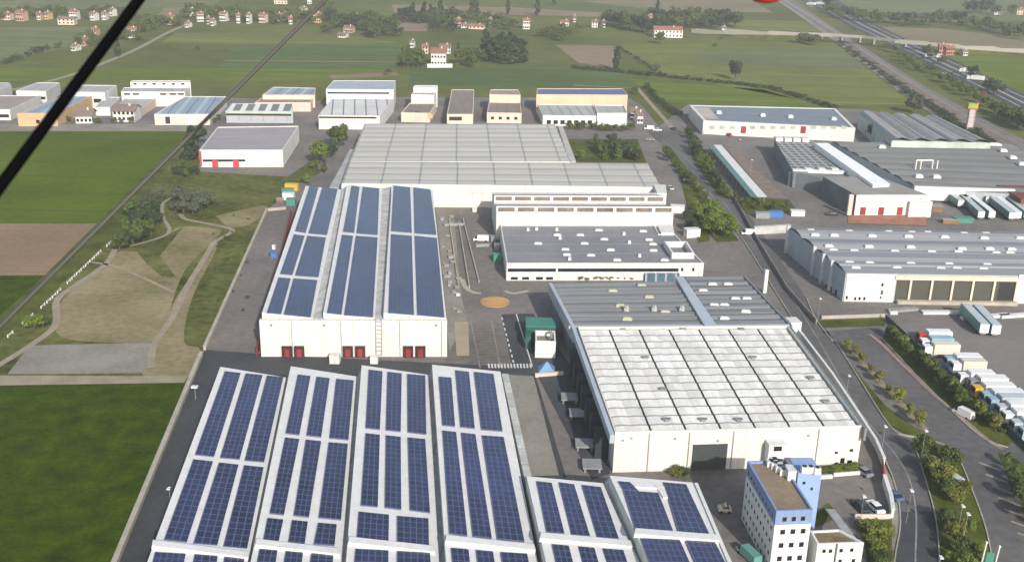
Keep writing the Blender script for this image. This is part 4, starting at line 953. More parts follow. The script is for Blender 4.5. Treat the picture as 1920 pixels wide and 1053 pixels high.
hall('wing', None, None, [(775, 172), (818, 172), (814, 178), (771, 177)], 9, W3, LG, parent=H13.root)
H13b = hall('wing', None, None, [(768, 193), (818, 193), (806, 212), (752, 211)], 5, W2, BRN, parent=H13.root)
wrect('yellow_wall', H13b, H13b.pts[3], H13b.pts[2], (801, 213, 811, 222), YEL)
H14 = back('narrow beige hall with brown grey ridged roof in the far row', [(847, 168), (889, 168), (887, 214), (838, 214)], 6.5, W2, BRN)
wrect('dark_window', H14, H14.pts[3], H14.pts[2], (842, 219, 866, 226), DKIN)
H15 = back('pinkish hall with two roof levels between beige and peach factories', [(920, 168), (972, 168), (976, 178), (918, 177)], 9.5, W2, PGR)
H15b = hall('wing', None, None, [(917, 190), (975, 191), (978, 212), (913, 211)], 5.5, PINK, BRN, parent=H15.root)
facade(H15b, H15b.pts[3], H15b.pts[2], 4, 2, 3.4, DARK, 1.6)
BLR = rf('blue_roof_sheet', (.10, .14, .27), [('v', 6, .6, (.14, .18, .3))])
H16 = back('wide peach factory with blue roof panels and pale lower roofs', [(1007, 166), (1168, 166), (1177, 178), (1006, 177)], 10, PEACH, BLR)
H16b = hall('wing', None, None, [(1008, 195), (1112, 196), (1118, 217), (1018, 216)], 5.5, W3, rf('pale_striped_roof', (.36, .36, .35), [('u', 5, 1.2, (.24, .27, .3))]), parent=H16.root)
H16c = hall('wing', None, None, [(1114, 196), (1170, 197), (1176, 212), (1120, 212)], 6.5, W3, LG, parent=H16.root)
facade(H16b, H16b.pts[3], H16b.pts[2], 7, 1, 3, DARK, 2.2)
# brown roofed white house block with arches
# ---------------------------------------------------------------- houses
TILE = [mat('terracotta_tiles_%d' % i, c, var=.15, sc=.3) for i, c in enumerate(((.26, .12, .085), (.22, .135, .105), (.19, .14, .12)))]
HW = [W3, W2, YEL, PINK, mat('salmon_render', (.42, .28, .21), var=.1), mat('brick_red_render', (.34, .17, .12), var=.15)]
def house(x, y, wpx, hgt_, wi, ti, lab, ang=0.1, depth=None, name='house', cat='house', nwin=3, storeys=2):
    p = P(x, y); wpx *= .76 if wpx < 45 else .9; s = (P(x + .5 * wpx, y) - P(x - .5 * wpx, y)).length; d = depth or max(8, s * .6); hh = hgt_ * .85
    root = thing(name, lab, cat, p); c_, s_ = math.cos(ang), math.sin(ang)
    def T(u, v): return (p.x + u * c_ - v * s_, p.y + u * s_ + v * c_)
    w2 = s / 2; rz = hh + d * .2
    mb = MB(); mb.prism([T(-w2, 0), T(w2, 0), T(w2, d), T(-w2, d)], 0, hh, top=False)
    for u in (-w2, w2):
        a, b, m_ = T(u, 0), T(u, d), T(u, d / 2); mb.face([(a[0], a[1], hh), (b[0], b[1], hh), (m_[0], m_[1], rz)])
    mk('wall', mb, HW[wi], root)
    o = .6; r = MB()
    for v0, v1 in ((-o, d / 2), (d + o, d / 2)):
        z0 = hh - .2; a, b, c2, d2 = T(-w2 - o, v0), T(w2 + o, v0), T(w2 + o, v1), T(-w2 - o, v1)
        q = [Vector((a[0], a[1], z0)), Vector((b[0], b[1], z0)), Vector((c2[0], c2[1], rz)), Vector((d2[0], d2[1], rz))]
        r.slab(q, Vector((0, 0, 1)), .25)
    ro = mk('roof', r, TILE[ti], root)
    cx = T(w2 * .4, d * .4); mk('chimney', MB().box(cx[0] - .4, cx[1] - .4, hh, cx[0] + .4, cx[1] + .4, rz + 1), HW[1], ro)
    A = Vector((*T(-w2, 0), 0)); ax = Vector((c_, s_, 0)); n = Vector((s_, -c_, 0))
    for f in range(storeys):
        z = 1.0 + f * hh / storeys
        for k in range(nwin):
            cc = s * (k + .5) / nwin; wbox('window', A, ax, n, cc - .6, cc + .6, z, z + 1.4, DARK, .06, root)
    return root
HL = [(10, 38, 26, 6, 3, 1, 'low pink house at the very left edge of the horizon village'), (37, 40, 22, 9, 4, 0, 'salmon house with red roof near the left edge'),
 (73, 38, 10, 6, 1, 1, 'tiny cream house left of the long pale farm shed'), (86, 37, 12, 6, 2, 2, 'small ochre house beside the long pale farm shed'),
 (124, 47, 42, 6, 1, 2, 'long pale farm shed with brown roof at the upper left'), (137, 37, 20, 8, 0, 0, 'white gabled house rising behind the long pale farm shed'),
 (173, 39, 12, 7, 0, 2, 'small white house just left of the thick cable'), (195, 38, 11, 7, 0, 1, 'small white house touching the left side of the thick cable'), (208, 31, 9, 7, 0, 2, 'tiny pale house behind the thick cable top'),
 (177, 70, 12, 7, 2, 1, 'small ochre cottage left of the cable below the village'), (154, 87, 14, 6, 4, 0, 'small salmon cottage with red roof in the left fields'), (137, 96, 12, 4, 0, 2, 'low white shed at the foot of the left fields'),
 (217, 72, 16, 7, 0, 1, 'white cottage right of the cable above the cypress'), (248, 72, 22, 8, 0, 0, 'broad white house with red roof right of the cable'),
 (314, 47, 24, 9, 2, 0, 'ochre farmhouse with red roof at the left end of the village'), (350, 52, 10, 4, 0, 2, 'low white garage by the country lane'), (359, 31, 10, 7, 0, 2, 'white block house behind the ochre farmhouse'),
 (376, 41, 17, 8, 0, 0, 'bright white house with red roof in the village cluster'), (390, 46, 6, 6, 1, 1, 'narrow cream house in the village cluster'), (398, 49, 8, 5, 0, 2, 'small low white house below the village cluster'),
 (412, 27, 10, 6, 0, 0, 'small white house with red roof at the back of the village'), (417, 40, 16, 8, 0, 0, 'white house with hipped red roof right of the village cluster'),
 (447, 44, 9, 8, 0, 1, 'slim white house at the right of the village'), (465, 45, 8, 9, 0, 1, 'tall slim white house at the right end of the village'), (491, 43, 16, 8, 3, 0, 'peach house left of the thin cable'),
 (520, 40, 16, 7, 1, 1, 'cream house with brown roof in front of the dark trees'), (533, 37, 8, 6, 0, 0, 'small white house with red roof in front of the dark trees'), (545, 46, 9, 6, 0, 0, 'tiny red roofed house near the thin cable'), (567, 28, 14, 7, 0, 2, 'white flat looking house just under the top of the thin cable'),
 (526, 8, 32, 5, 1, 2, 'long pale shed at the top edge of the picture'), (580, 8, 10, 8, 0, 2, 'pale tower like house touching the thin cable top'),
 (593, 43, 22, 9, 2, 0, 'yellow house with bright red roof right of the thin cable'), (667, 43, 18, 7, 0, 0, 'white house with bright red roof among the tree group'), (652, 62, 22, 5, 4, 1, 'long low reddish barn among the tree group'),
 (640, 71, 20, 3, 0, 2, 'low white shed below the reddish barn'), (720, 46, 12, 5, 1, 2, 'half hidden pale house at the right of the tree group'),
 (835, 101, 26, 6, 0, 2, 'pale barn with open side behind the white farmhouse'), (797, 101, 14, 6, 3, 1, 'pinkish outbuilding left of the pale barn'), (772, 90, 9, 5, 0, 2, 'tiny pale shed at the top left of the farmyard'),
 (858, 50, 15, 7, 4, 0, 'salmon house with red roof right of the poplars'), (870, 53, 14, 3, 0, 2, 'low white shed at the foot of the salmon house'), (893, 55, 38, 3, 3, 1, 'long low pink roofed shed right of the poplars'), (920, 50, 7, 7, 0, 2, 'tiny white house right of the long low pink shed'),
 (987, 55, 17, 9, 0, 0, 'white house with red roof alone beside the far bushes'), (1058, 50, 20, 5, 0, 0, 'low white house with orange roof at the top centre'), (1077, 42, 7, 6, 1, 1, 'small cream house above the low orange roofed house'),
 (1115, 52, 14, 6, 0, 1, 'small white house left of the dark wood'), (1133, 52, 5, 6, 0, 2, 'tiny white house touching the dark wood'), (1219, 50, 10, 11, 3, 0, 'slim pinkish tower house at the left of the long farmhouse'), (1237, 32, 8, 5, 0, 2, 'tiny pale hut behind the dark wood'),
 (1781, 104, 22, 7, 5, 0, 'red brick house behind the overpass right of the motorway'), (1765, 103, 12, 8, 5, 1, 'narrow red brick house on the motorway side'), (1810, 105, 10, 4, 0, 2, 'tiny white shed beside the red brick house'),
 (1873, 28, 22, 7, 0, 1, 'white farmhouse at the top right corner'), (1912, 28, 12, 7, 3, 1, 'pinkish house at the extreme top right'), (1357, 62, 10, 5, 0, 2, 'tiny white house at the left foot of the overpass'),
 (1188, 222, 16, 4, 0, 2, 'small white kiosk right of the peach factory'), (1200, 232, 14, 5, 0, 2, 'small white house with yard right of the peach factory')]
for i, (x, y, wp, hh, wi, ti, lab) in enumerate(HL):
    house(x, y, wp, hh, wi, ti, lab, ang=random.uniform(-.25, .3), nwin=2 if wp < 15 else 4, storeys=1 if hh < 6 else 2, name='shed' if 'shed' in lab or 'barn' in lab else 'house', cat='shed' if 'shed' in lab else 'house')
FH = house(822, 123, 36, 10, 0, 0, 'large white farmhouse with bright red roof standing alone in the plain', ang=.03, depth=14, nwin=5, storeys=2)
p = P(823, 128); mk('garden_wall', MB().bar(P(801, 127), P(848, 127), 0, 2.6, 1), W3, FH)
LF = house(1253, 71, 56, 8, 0, 0, 'long white farmhouse with orange roof below the dark wood', ang=.02, depth=12, nwin=8, storeys=2)
hb = house(233, 229, 46, 6.5, 0, 2, 'white two storey house with dark red roof in the left factory row', ang=.05, depth=11, nwin=5, storeys=2)
hb2 = house(158, 232, 40, 4.5, 0, 2, 'low white house with brown roof beside the dark red roofed house', ang=.2, depth=12, nwin=4, storeys=1)
# ---------------------------------------------------------------- overpass
OV = [(1300, 60), (1360, 61), (1440, 62), (1500, 63), (1560, 65), (1620, 69), (1680, 76), (1740, 82), (1800, 88), (1870, 93), (1990, 101)]
oz = lambda i: [0.6, 3, 5.5, 6.5, 7, 7, 7, 6.2, 5, 3.5, .6][i]
OP = thing('overpass', 'long pale concrete road bridge crossing the motorway and the railway', 'bridge', P(1600, 76))
dk = [P(x, y, oz(i)) for i, (x, y) in enumerate(OV)]
mb = MB(); nrm = []
for i, p in enumerate(dk):
    d = dk[min(i + 1, len(dk) - 1)] - dk[max(i - 1, 0)]; nrm.append(Vector((-d.y, d.x, 0)).normalized() * 3.2)
par = MB()
for i in range(len(dk) - 1):
    a, b = dk[i], dk[i + 1]; na, nb_ = nrm[i], nrm[i + 1]; T_ = Vector((0, 0, 1.2))
    q = [a - na, b - nb_, b + nb_, a + na]; mb.face(q)
    mb.face([a - na - T_, b - nb_ - T_, b - nb_, a - na]); mb.face([b + nb_ - T_, a + na - T_, a + na, b + nb_]); mb.face([a + na - T_, b + nb_ - T_, b - nb_ - T_, a - na - T_])
    for s in (-1, 1):
        par.bar(a + na * s, b + nb_ * s, min(a.z, b.z) - 1.2, max(a.z, b.z) + .6, .35)
mk('deck', mb, mat('deck_concrete', (.24, .22, .19), var=.1), OP); mk('parapet', par, mat('parapet_concrete', (.30, .285, .24), var=.06), OP)
for x, y in ((1541, 76), (1578, 78), (1612, 80), (1638, 83), (1697, 88)):
    g = P(x, y); i = min(range(len(dk)), key=lambda k: abs(OV[k][0] - x)); mk('pier', MB().bar((g.x - .6, g.y - 3), (g.x - .6, g.y + 3), 0, oz(i) - 1.2, 1.3), MATS['parapet_concrete'], OP)
eb = MB()
for s_, rng_ in (((0, 3), 1), ((7, 10), 1)):
    for i in range(s_[0], s_[1]):
        a, b, na, nb_ = dk[i], dk[i + 1], nrm[i], nrm[i + 1]
        for sg in (-1, 1):
            eb.face([a + na * sg - Vector((0, 0, 1.2)), b + nb_ * sg - Vector((0, 0, 1.2)), (b.x + nb_.x * sg * 2.4, b.y + nb_.y * sg * 2.4, -.1), (a.x + na.x * sg * 2.4, a.y + na.y * sg * 2.4, -.1)])
struct('embankment', eb, LAWN, 'grassy slopes under both ends of the road bridge', 'bank')
# ---------------------------------------------------------------- sign tower
p = P(1815, 249); st = thing('sign_tower', 'slim pale advertising tower topped by a yellow and red sign by the railway', 'sign tower', p)
mb = MB(); mb.box(p.x - 1.3, p.y - 1.3, 0, p.x + 1.3, p.y + 1.3, 12.5); mk('shaft', mb, mat('pinkish_tower', (.45, .38, .36), var=.1, lines=[('v', 2, .2, (.3, .26, .26))]), st)
for d in (-1.5, 1.5): mk('corner_rail', MB().box(p.x + d - .15, p.y - 1.6, 0, p.x + d + .15, p.y - 1.3, 12.5), MTL, st)
hd = mk('sign_box', MB().box(p.x - 2.6, p.y - 1.4, 12.9, p.x + 2.4, p.y + 1.4, 15.4), paint('yellow_green_sign', (.26, .31, .06)), st)
mk('red_band', MB().box(p.x - 2.9, p.y - 1.6, 12.5, p.x + 2.7, p.y + 1.6, 12.9), REDB, st); mk('red_top', MB().box(p.x + 1.5, p.y - 1.5, 15.4, p.x + 2.6, p.y + 1.5, 16), REDB, st)
# ---------------------------------------------------------------- walls and fences
def wall_(pxs, h, th, M, lab, name='boundary_wall', cat='wall', n=1, posts=None, cap=None):
    pts = [P(*q) for q in pxs]; mb = MB()
    for a, b in zip(pts, pts[1:]): mb.bar(a, b, 0, h, th)
    root = thing(name, lab, cat, pts[0]); mk('panel' if cat == 'fence' else 'wall', mb, M, root)
    if cap:
        cb = MB()
        for a, b in zip(pts, pts[1:]): cb.bar(a, b, h, h + .12, th + .25)
        mk('coping', cb, cap, root)
    if posts:
        for a, b in zip(pts, pts[1:]):
            m_ = max(1, int((b - a).length / posts))
            for k in range(m_ + 1):
                q = a.lerp(b, k / m_); mk('post', MB().box(q.x - .15, q.y - .15, 0, q.x + .15, q.y + .15, h + .25), MTL if cat == 'fence' else M, root)
    return root
wall_([(501, 396), (384, 657)], 1.1, .6, CONC, 'pale concrete perimeter wall beside the park, upper length', cap=CONC)
wall_([(378, 668), (220, 1053), (160, 1200)], 1.3, .7, CONC, 'pale concrete perimeter wall beside the lower left crop field', cap=CONC)
wall_([(501, 396), (536, 393)], 1.1, .5, CONC, 'short pale wall closing the top of the side yard')
wall_([(1490, 622), (1560, 715), (1640, 838), (1656, 875)], 2.0, .35, W3, 'long white boundary wall between the white roofed warehouse and the avenue', cap=TRIM)
wall_([(1656, 906), (1668, 945), (1672, 972)], 2.0, .5, W3, 'short white boundary wall beside the parked cars', cap=TRIM)
wall_([(1654, 874), (1656, 904)], 1.8, .15, REDB, 'dark red sliding gate between two white wall lengths', name='sliding_gate', cat='gate')
wall_([(1602, 972), (1670, 972)], 1.0, .3, PINK, 'low pinkish wall closing the small car park')
wall_([(1530, 898), (1560, 896)], .8, .5, W3, 'low white planter wall left in front of the warehouse shrubs'); wall_([(1562, 893), (1612, 889)], .8, .4, W3, 'low white kerb wall below the warehouse shrubs')
wall_([(1003, 707), (1056, 703)], 1.0, .5, PINK, 'low pinkish wall below the blue tarpaulin')
wall_([(1540, 598), (1658, 594)], 1.0, .35, CONC, 'low cream wall above the narrow grass bed')
wall_([(1660, 600), (1704, 642), (1757, 693), (1792, 727), (1824, 758), (1884, 808), (1985, 905)], 1.7, .12, mat('dark_green_mesh', (.05, .07, .06)), 'dark mesh fence between the tree row and the truck park', name='mesh_fence', cat='fence', posts=12)
wall_([(1375, 372), (1412, 440), (1475, 545), (1530, 608)], 1.5, .3, MATS['old_concrete_slab'], 'grey wall along the right side of the avenue', posts=None)
wall_([(1412, 440), (1480, 436)], 3, 1.2, GUT, 'grey canopy wall left of the grey depot')
# white railing by the park
rl = [(222, 444), (190, 472), (150, 510), (96, 562), (40, 612), (-20, 662)]
pr_ = [P(*q) for q in rl]; root = thing('white_railing', 'dashed white wooden railing along the diagonal edge of the park', 'railing', pr_[0])
for a, b in zip(pr_, pr_[1:]):
    n = max(1, int((b - a).length / 3.6))
    for k in range(n):
        if random.random() < .35: continue
        s_, e_ = a.lerp(b, (k + .1) / n), a.lerp(b, (k + .72) / n); mb = MB(); mb.bar(s_, e_, .35, .75, .12)
        for q in (s_, e_): mb.box(q.x - .12, q.y - .12, 0, q.x + .12, q.y + .12, .85)
        mk('rail', mb, TRIM, root)
# ---------------------------------------------------------------- plaza objects
p = P(1012, 652); sc_ = thing('green_container', 'dark green covered container with pale green roof left of the striped roof hall', 'container', P(1012, 640))
a = P(986, 641); b = P(1040, 640)
mb = MB(); mb.box(a.x, a.y, 0, b.x, a.y + 6, 4.2); mk('body', mb, paint('sea_green_paint', (.03, .10, .08)), sc_)
mk('lid', MB().box(a.x - .15, a.y - .15, 4.2, b.x + .15, a.y + 6.15, 4.5), paint('sea_green_lid', (.05, .19, .145)), sc_)
mk('side_bin', MB().box(a.x - .2, a.y - 5, 0, a.x + 1.2, a.y - .4, 3.5), MATS['sea_green_paint'], sc_)
a = P(1003, 671); b = P(1041, 671); tk = thing('silo_block', 'small white block with open brown top standing before the green container', 'plant block', P(1020, 671))
poly = [(a.x, a.y), (b.x, a.y), (b.x, a.y + 7), (a.x, a.y + 7)]
mk('wall', MB().ring(ccw(poly), inset(ccw(poly), .4), 0, 4.6, 3.2), mat('bright_white_render', (.76, .75, .72)), tk); mk('inner_floor', MB().face([(q[0], q[1], 3.3) for q in inset(ccw(poly), .4)]), BRN, tk)
Hk = Hall(); Hk.root = tk
wrect('round_vent', Hk, a, b, (1016, 650, 1022, 656), DARK); wrect('label_plate', Hk, a, b, (1030, 650, 1034, 656), paint('pale_green_plate', (.35, .45, .2)))
mk('pipe', MB().tube([(b.x - 1, a.y + 2, 4.6), (b.x - 1.3, a.y + 4, 5.6), (b.x - 1, a.y + 6, 4.6)], .3), MTL, tk)
p = P(1025, 694); tp = MB(); w_ = 2.2
cc = [(p.x - w_, p.y - w_, 0), (p.x + w_, p.y - w_, 0), (p.x + w_, p.y + w_, 0), (p.x - w_, p.y + w_, 0)]; ap = (p.x, p.y, 2.4)
for k in range(4): tp.face([cc[k], cc[(k + 1) % 4], ap])
tag(mk('tarpaulin', tp, paint('blue_tarp', (.16, .28, .45))), 'blue peaked tarpaulin over goods below the white silo block', 'tarpaulin')
CR = [paint('blue_crate', (.06, .16, .40)), paint('yellow_crate', (.55, .36, .04)), paint('white_crate', (.6, .6, .58)), mat('brown_crate', (.22, .13, .07)), paint('green_crate', (.07, .22, .17)), MTL]
def crate(x, y, sx, sy, sz, ci, lab, name='container', cat='container', group=None):
    p = P(x, y); r = thing(name, lab, cat, p, group); rz = random.uniform(-.2, .2) + .1
    c_, s_ = math.cos(rz), math.sin(rz); T = lambda u, v: (p.x + u * c_ - v * s_, p.y + u * s_ + v * c_)
    mk('body', MB().prism([T(-sx / 2, 0), T(sx / 2, 0), T(sx / 2, sy), T(-sx / 2, sy)], 0, sz), CR[ci], r)
    mk('lid', MB().prism([T(-sx / 2 - .08, -.08), T(sx / 2 + .08, -.08), T(sx / 2 + .08, sy + .08), T(-sx / 2 - .08, sy + .08)], sz, sz + .15), CR[ci] if ci != 3 else MTL, r)
crate(546, 358, 5, 2.6, 2.4, 1, 'yellow topped skip at the back of the side yard'); crate(540, 366, 4.6, 2.4, 2.2, 4, 'sea green skip behind the white one in the side yard')
crate(540, 376, 4.2, 2.4, 2.5, 2, 'white container between the green skip and the red fence'); crate(545, 386, 3.2, 2.4, 2.4, 4, 'teal container at the corner of the solar hall')
crate(524, 380, 2.4, 2.4, 1.2, 3, 'brown scrap heap box beside the white container'); crate(513, 484, 1.8, 2.2, 1.6, 0, 'blue skip beside the red fence'); crate(513, 468, 1, 1, 1.3, 2, 'small white bin above the blue skip')
for k in range(20):
    t = random.random(); y = 400 + 190 * t; x = 822 + 22 * t + random.uniform(0, 26)
    crate(x, y, random.uniform(.8, 1.8), random.uniform(.8, 1.8), random.uniform(.3, .8), random.choice([2, 3, 5, 3, 5, 5]), 'small pallet or crate in the cluttered strip right of the solar hall', 'pallet', 'pallet', 'pallets and crates in the cluttered strip right of the solar hall')
for x0, y0, x1, y1, l in ((860, 418, 880, 540, 'thin pale railing on the left of the plaza lane'), (868, 412, 898, 530, 'thin pale railing in the middle of the plaza lane'), (842, 412, 860, 540, 'thin pale railing nearest the cluttered strip')):
    wall_([(x0, y0), (x1, y1)], .7, .35, CONC, l, name='railing', cat='railing')
crate(852, 424, 7, .6, .8, 5, 'pale grey barrier block at the top of the plaza lane', 'barrier', 'barrier'); crate(905, 463, 4.5, .6, .8, 5, 'grey barrier beside the white van', 'barrier', 'barrier')
crate(933, 492, 2.5, 3, 2.2, 4, 'teal skip at the dock side of the grey roofed hall'); crate(932, 470, 1.6, 2.5, 1.8, 5, 'grey dock box beside the grey roofed hall'); crate(925, 455, 1.6, 2.5, 1.8, 5, 'grey dock box higher up beside the grey roofed hall')
crate(890, 398, 1.6, 1.4, 1.4, 2, 'white box in the shaded corner of the yard'); crate(1270, 400, 5, 3, 2.6, 2, 'white cabin at the right side of the white stepped hall'); crate(1300, 446, 5, 3, 2.8, 2, 'white cabin between the grey roofed hall and the green trees')
crate(1490, 632, 3, 4, 4, 2, 'white cabin between the striped roof and the white wall'); crate(1434, 550, 1, 1, 7, 2, 'slim white chimney post at the corner of the dark roof hall', 'chimney', 'chimney')
for x, y, s, ci, l in ((1696, 585, 9, 5, 'grey flat stack left in front of the open bays'), (1770, 590, 12, 2, 'long pale stack in front of the open bays'), (1850, 598, 15, 2, 'longest pale pinkish stack behind the two parallel trailers'), (1905, 596, 9, 2, 'pale cream stack at the right photo edge'), (1676, 590, 2, 2, 'small white box beside the grey flat stack')):
    crate(x, y, s, 1.6, .7, ci, l, 'material_stack', 'stack')
for k, (x, y) in enumerate(((1430, 404), (1455, 402), (1496, 400))):
    crate(x, y + 6, 5, 2.5, 2, [5, 0, 2][k], ['grey', 'blue', 'white'][k] + ' parked equipment left of the red apron', 'equipment', 'equipment')
# ---------------------------------------------------------------- vehicles
TY = mat('tyre_rubber', (.02, .02, .02), var=.1)
VP = {}
def vpaint(c): 
    k = 'vehicle_%s' % c
    cols = dict(white=(.72, .72, .70), black=(.02, .022, .028), silver=(.42, .46, .47), blue=(.05, .10, .22), red=(.42, .04, .04), green=(.07, .20, .17), teal=(.10, .26, .24), yellow=(.60, .36, .03), beige=(.55, .42, .26), cream=(.6, .56, .46), orange=(.5, .22, .06), grey=(.2, .2, .21), lblue=(.25, .38, .45), pink=(.6, .42, .40))
    return paint(k, cols[c], rough=.35, spec=.5)
def xf(p, ang):
    c_, s_ = math.cos(ang), math.sin(ang)
    return lambda u, v: (p.x + u * c_ - v * s_, p.y + u * s_ + v * c_)
def vbox(T, u0, v0, z0, u1, v1, z1, mb=None, ins=0, insf=0):
    "box with top inset (for cabins)"
    mb = mb or MB(); b = [T(u0, v0), T(u1, v0), T(u1, v1), T(u0, v1)]
    t = [T(u0 + ins, v0 + insf), T(u1 - ins, v0 + insf), T(u1 - ins, v1 - insf), T(u0 + ins, v1 - insf)]
    for k in range(4):
        a, c_ = b[k], b[(k + 1) % 4]; d, e = t[(k + 1) % 4], t[k]; mb.face([(*a, z0), (*c_, z0), (*d, z1), (*e, z1)])
    mb.face([(*q, z1) for q in t]); mb.face([(*q, z0) for q in reversed(b)]); return mb
def wheels(root, T, us, vs, r=.33, w=.22):
    for u in us:
        for v in vs:
            a, b = T(u - w / 2, v), T(u + w / 2, v); mk('wheel', MB().tube([(*a, r), (*b, r)], r, 12), TY, root)
def car(x, y, ang, c, lab, L=4.3, name='parked_car', cat='car', z=0.1, van=False):
    p = P(x, y); r = thing(name, lab, cat, (p.x, p.y, z)); T = xf(p, ang); zz = z
    b = MB(); vbox(T, -.88, -L / 2, zz + .3, .88, L / 2, zz + .62, b); vbox(T, -.88, -L / 2, zz + .62, .88, L / 2, zz + .88, b, .05, .12)
    mk('body', b, vpaint(c), r)
    if van:
        mk('cargo_body', vbox(T, -.88, -L / 2 + .05, zz + .88, .88, L / 2 - 1.3, zz + 1.95, None, .08, .05), vpaint(c), r)
        mk('windscreen', vbox(T, -.8, L / 2 - 1.3, zz + .88, .8, L / 2 - .55, zz + 1.6, None, .08, .3), DARK, r)
    else:
        mk('windows', vbox(T, -.8, -L * .36, zz + .88, .8, L * .24, zz + 1.36, None, .14, .5), DARK, r)
        mk('roof', vbox(T, -.68, -L * .36 + .52, zz + 1.36, .68, L * .24 - .52, zz + 1.43, None, .05, .05), vpaint(c), r)
    wheels(r, T, (-.8, .8), (-L * .31, L * .31), .33)
    for u in (-.62, .62): mk('headlight', vbox(T, u - .16, L / 2 - .02, zz + .6, u + .16, L / 2 + .03, zz + .75), TRIM, r)
    return r
def truck(x, y, ang, cab, box, L, lab, H=3.6, name='parked_truck', side=None):
    "cab towards +v; x,y = front ground pixel"
    p = P(x, y); r = thing(name, lab, 'truck', (p.x, p.y, .2)); T = xf(p, ang); z = .2
    mk('chassis', vbox(T, -1.1, -L, z + .5, 1.1, -.3, z + .95), MTL, r)
    cb = mk('cab', vbox(T, -1.2, -2.1, z + .5, 1.2, 0, z + 2.9, None, .08, .12), vpaint(cab), r)
    mk('windscreen', vbox(T, -1.05, -.25, z + 1.6, 1.05, .04, z + 2.5, None, .03, .02), DARK, cb)
    bx_ = mk('cargo_box', vbox(T, -1.28, -L, z + .95, 1.28, -2.4, z + H), vpaint(box), r)
    if side: mk('side_curtain', vbox(T, -1.31 if side[1] < 0 else 1.27, -L + .1, z + 1.1, -1.27 if side[1] < 0 else 1.31, -2.5, z + H - .2), vpaint(side[0]), bx_)
    wheels(r, T, (-1.05, 1.05), (-1.2, -L + 1.3, -L + 2.6), .5, .35)
    return r
def trailer(x0, y0, x1, y1, box, roofc, lab, H=3.4, Wd=2.5, name='parked_trailer', group=None, z=.2):
    "box trailer from far pixel (x0,y0) to near pixel (x1,y1) on the ground"
    a, b = P(x0, y0), P(x1, y1); d = b - a; L = d.length; ang = math.atan2(d.y, d.x) - math.pi / 2
    r = thing(name, lab, 'trailer', (a.x, a.y, z), group); T = xf(a, ang)
    bx_ = mk('cargo_box', vbox(T, -Wd / 2, 0, z + 1.0, Wd / 2, L, z + H), vpaint(box), r)
    mk('roof', vbox(T, -Wd / 2 + .1, .1, z + H, Wd / 2 - .1, L - .1, z + H + .06), vpaint(roofc), r)
    mk('chassis', vbox(T, -.7, .3, z + .6, .7, L - .3, z + 1.0), MTL, r)
    mk('door', vbox(T, -Wd / 2 + .1, L, z + 1.1, Wd / 2 - .1, L + .06, z + H - .1), vpaint('white' if roofc != 'teal' else 'teal'), r)
    wheels(r, T, (-Wd / 2 + .3, Wd / 2 - .3), (L * .12, L * .22, L * .85), .48, .3)
    return r
H90 = math.pi / 2
car(1612, 954, .25, 'black', 'black parked car in the small car park beside the white one')
car(1640, 955, .25, 'white', 'white parked car in the small car park by the boundary wall')
car(1618, 888, .4, 'grey', 'dark grey car parked by the corner of the white roofed warehouse')
car(1677, 934, .3, 'blue', 'small blue car on the avenue outside the white wall', L=3.6)
car(902, 452, H90, 'white', 'white van parked in the lane left of the grey roofed hall', L=5.2, van=True, name='parked_van', cat='van')
car(1782, 903, .35, 'silver', 'silver green van parked among the island trees', L=5.6, van=True, name='parked_van', cat='van')
car(1806, 780, .5, 'white', 'white van parked in the tree row before the truck park', L=5, van=True, name='parked_van', cat='van')
car(1748, 868, .35, 'grey', 'dark car half hidden by the island trees', L=4.6)
car(1217, 243, H90, 'white', 'white van at the far end of the avenue', L=5, van=True, name='parked_van', cat='van')
car(1232, 246, H90, 'white', 'white car right behind the far white van', L=4.5); car(1263, 244, .3, 'black', 'black car at the far junction'); car(1219, 264, H90, 'grey', 'grey car below the far white van')
car(1292, 340, H90, 'white', 'bright white car between the avenue bushes', L=4.6); car(1356, 252, .4, 'white', 'white car by the first red door of the long white hall'); car(1366, 255, .4, 'red', 'dark red car by the long white hall')
car(1255, 355, .4, 'silver', 'silver car parked on the avenue side of the pale factory'); car(1560, 404, H90, 'black', 'black car by the pink apron corner')
car(1402, 440, H90, 'white', 'white car at the gate left of the grey depot', L=4.6, van=True, name='parked_van', cat='van'); car(1403, 1046, .4, 'teal', 'pale green van parked between the solar sheds and the blue tower', L=5.5, van=True, name='parked_van', cat='van')
car(1358, 958, H90, 'cream', 'small cream handcart like vehicle in the yard left of the tower', L=2.4)
for i, (x, y, c, a, L, nm, ds) in enumerate(((1735, 108, 'white', .9, 12, 1, 'white lorry on the motorway behind the sign tower trees'), (1799, 136, 'white', .9, 11, 1, 'leading white lorry of the motorway pair'), (1813, 150, 'white', .9, 11, 1, 'second white lorry of the motorway pair'), (1513, 10, 'white', .8, 11, 1, 'left white lorry at the far end of the motorway'),
        (1521, 13, 'silver', .8, 5, 0, 'silver car at the far end of the motorway'), (1529, 9, 'white', .8, 12, 1, 'right white lorry at the far end of the motorway'), (1772, 140, 'silver', .9, 6, 0, 'pale car beside the white lorry pair'), (1790, 148, 'blue', .9, 5, 0, 'blue car beside the white lorry pair'),
        (1843, 176, 'red', .9, 5, 0, 'red car on the motorway by the dark bush'), (1733, 124, 'lblue', .9, 5, 0, 'light blue car on the motorway above the pale mast'), (1912, 218, 'white', .9, 5, 0, 'white car at the right end of the motorway'))):
    if nm: truck(x, y, a, c, c, L, ds, H=3.5, name='motorway_lorry')
    else: car(x, y, a, c, ds, name='motorway_car')
trailer(1806, 592, 1843, 632, 'teal', 'silver', 'left one of two parallel pale green trailers in the truck park', H=3.6); trailer(1828, 594, 1865, 634, 'teal', 'silver', 'right one of two parallel pale green trailers in the truck park', H=3.6)
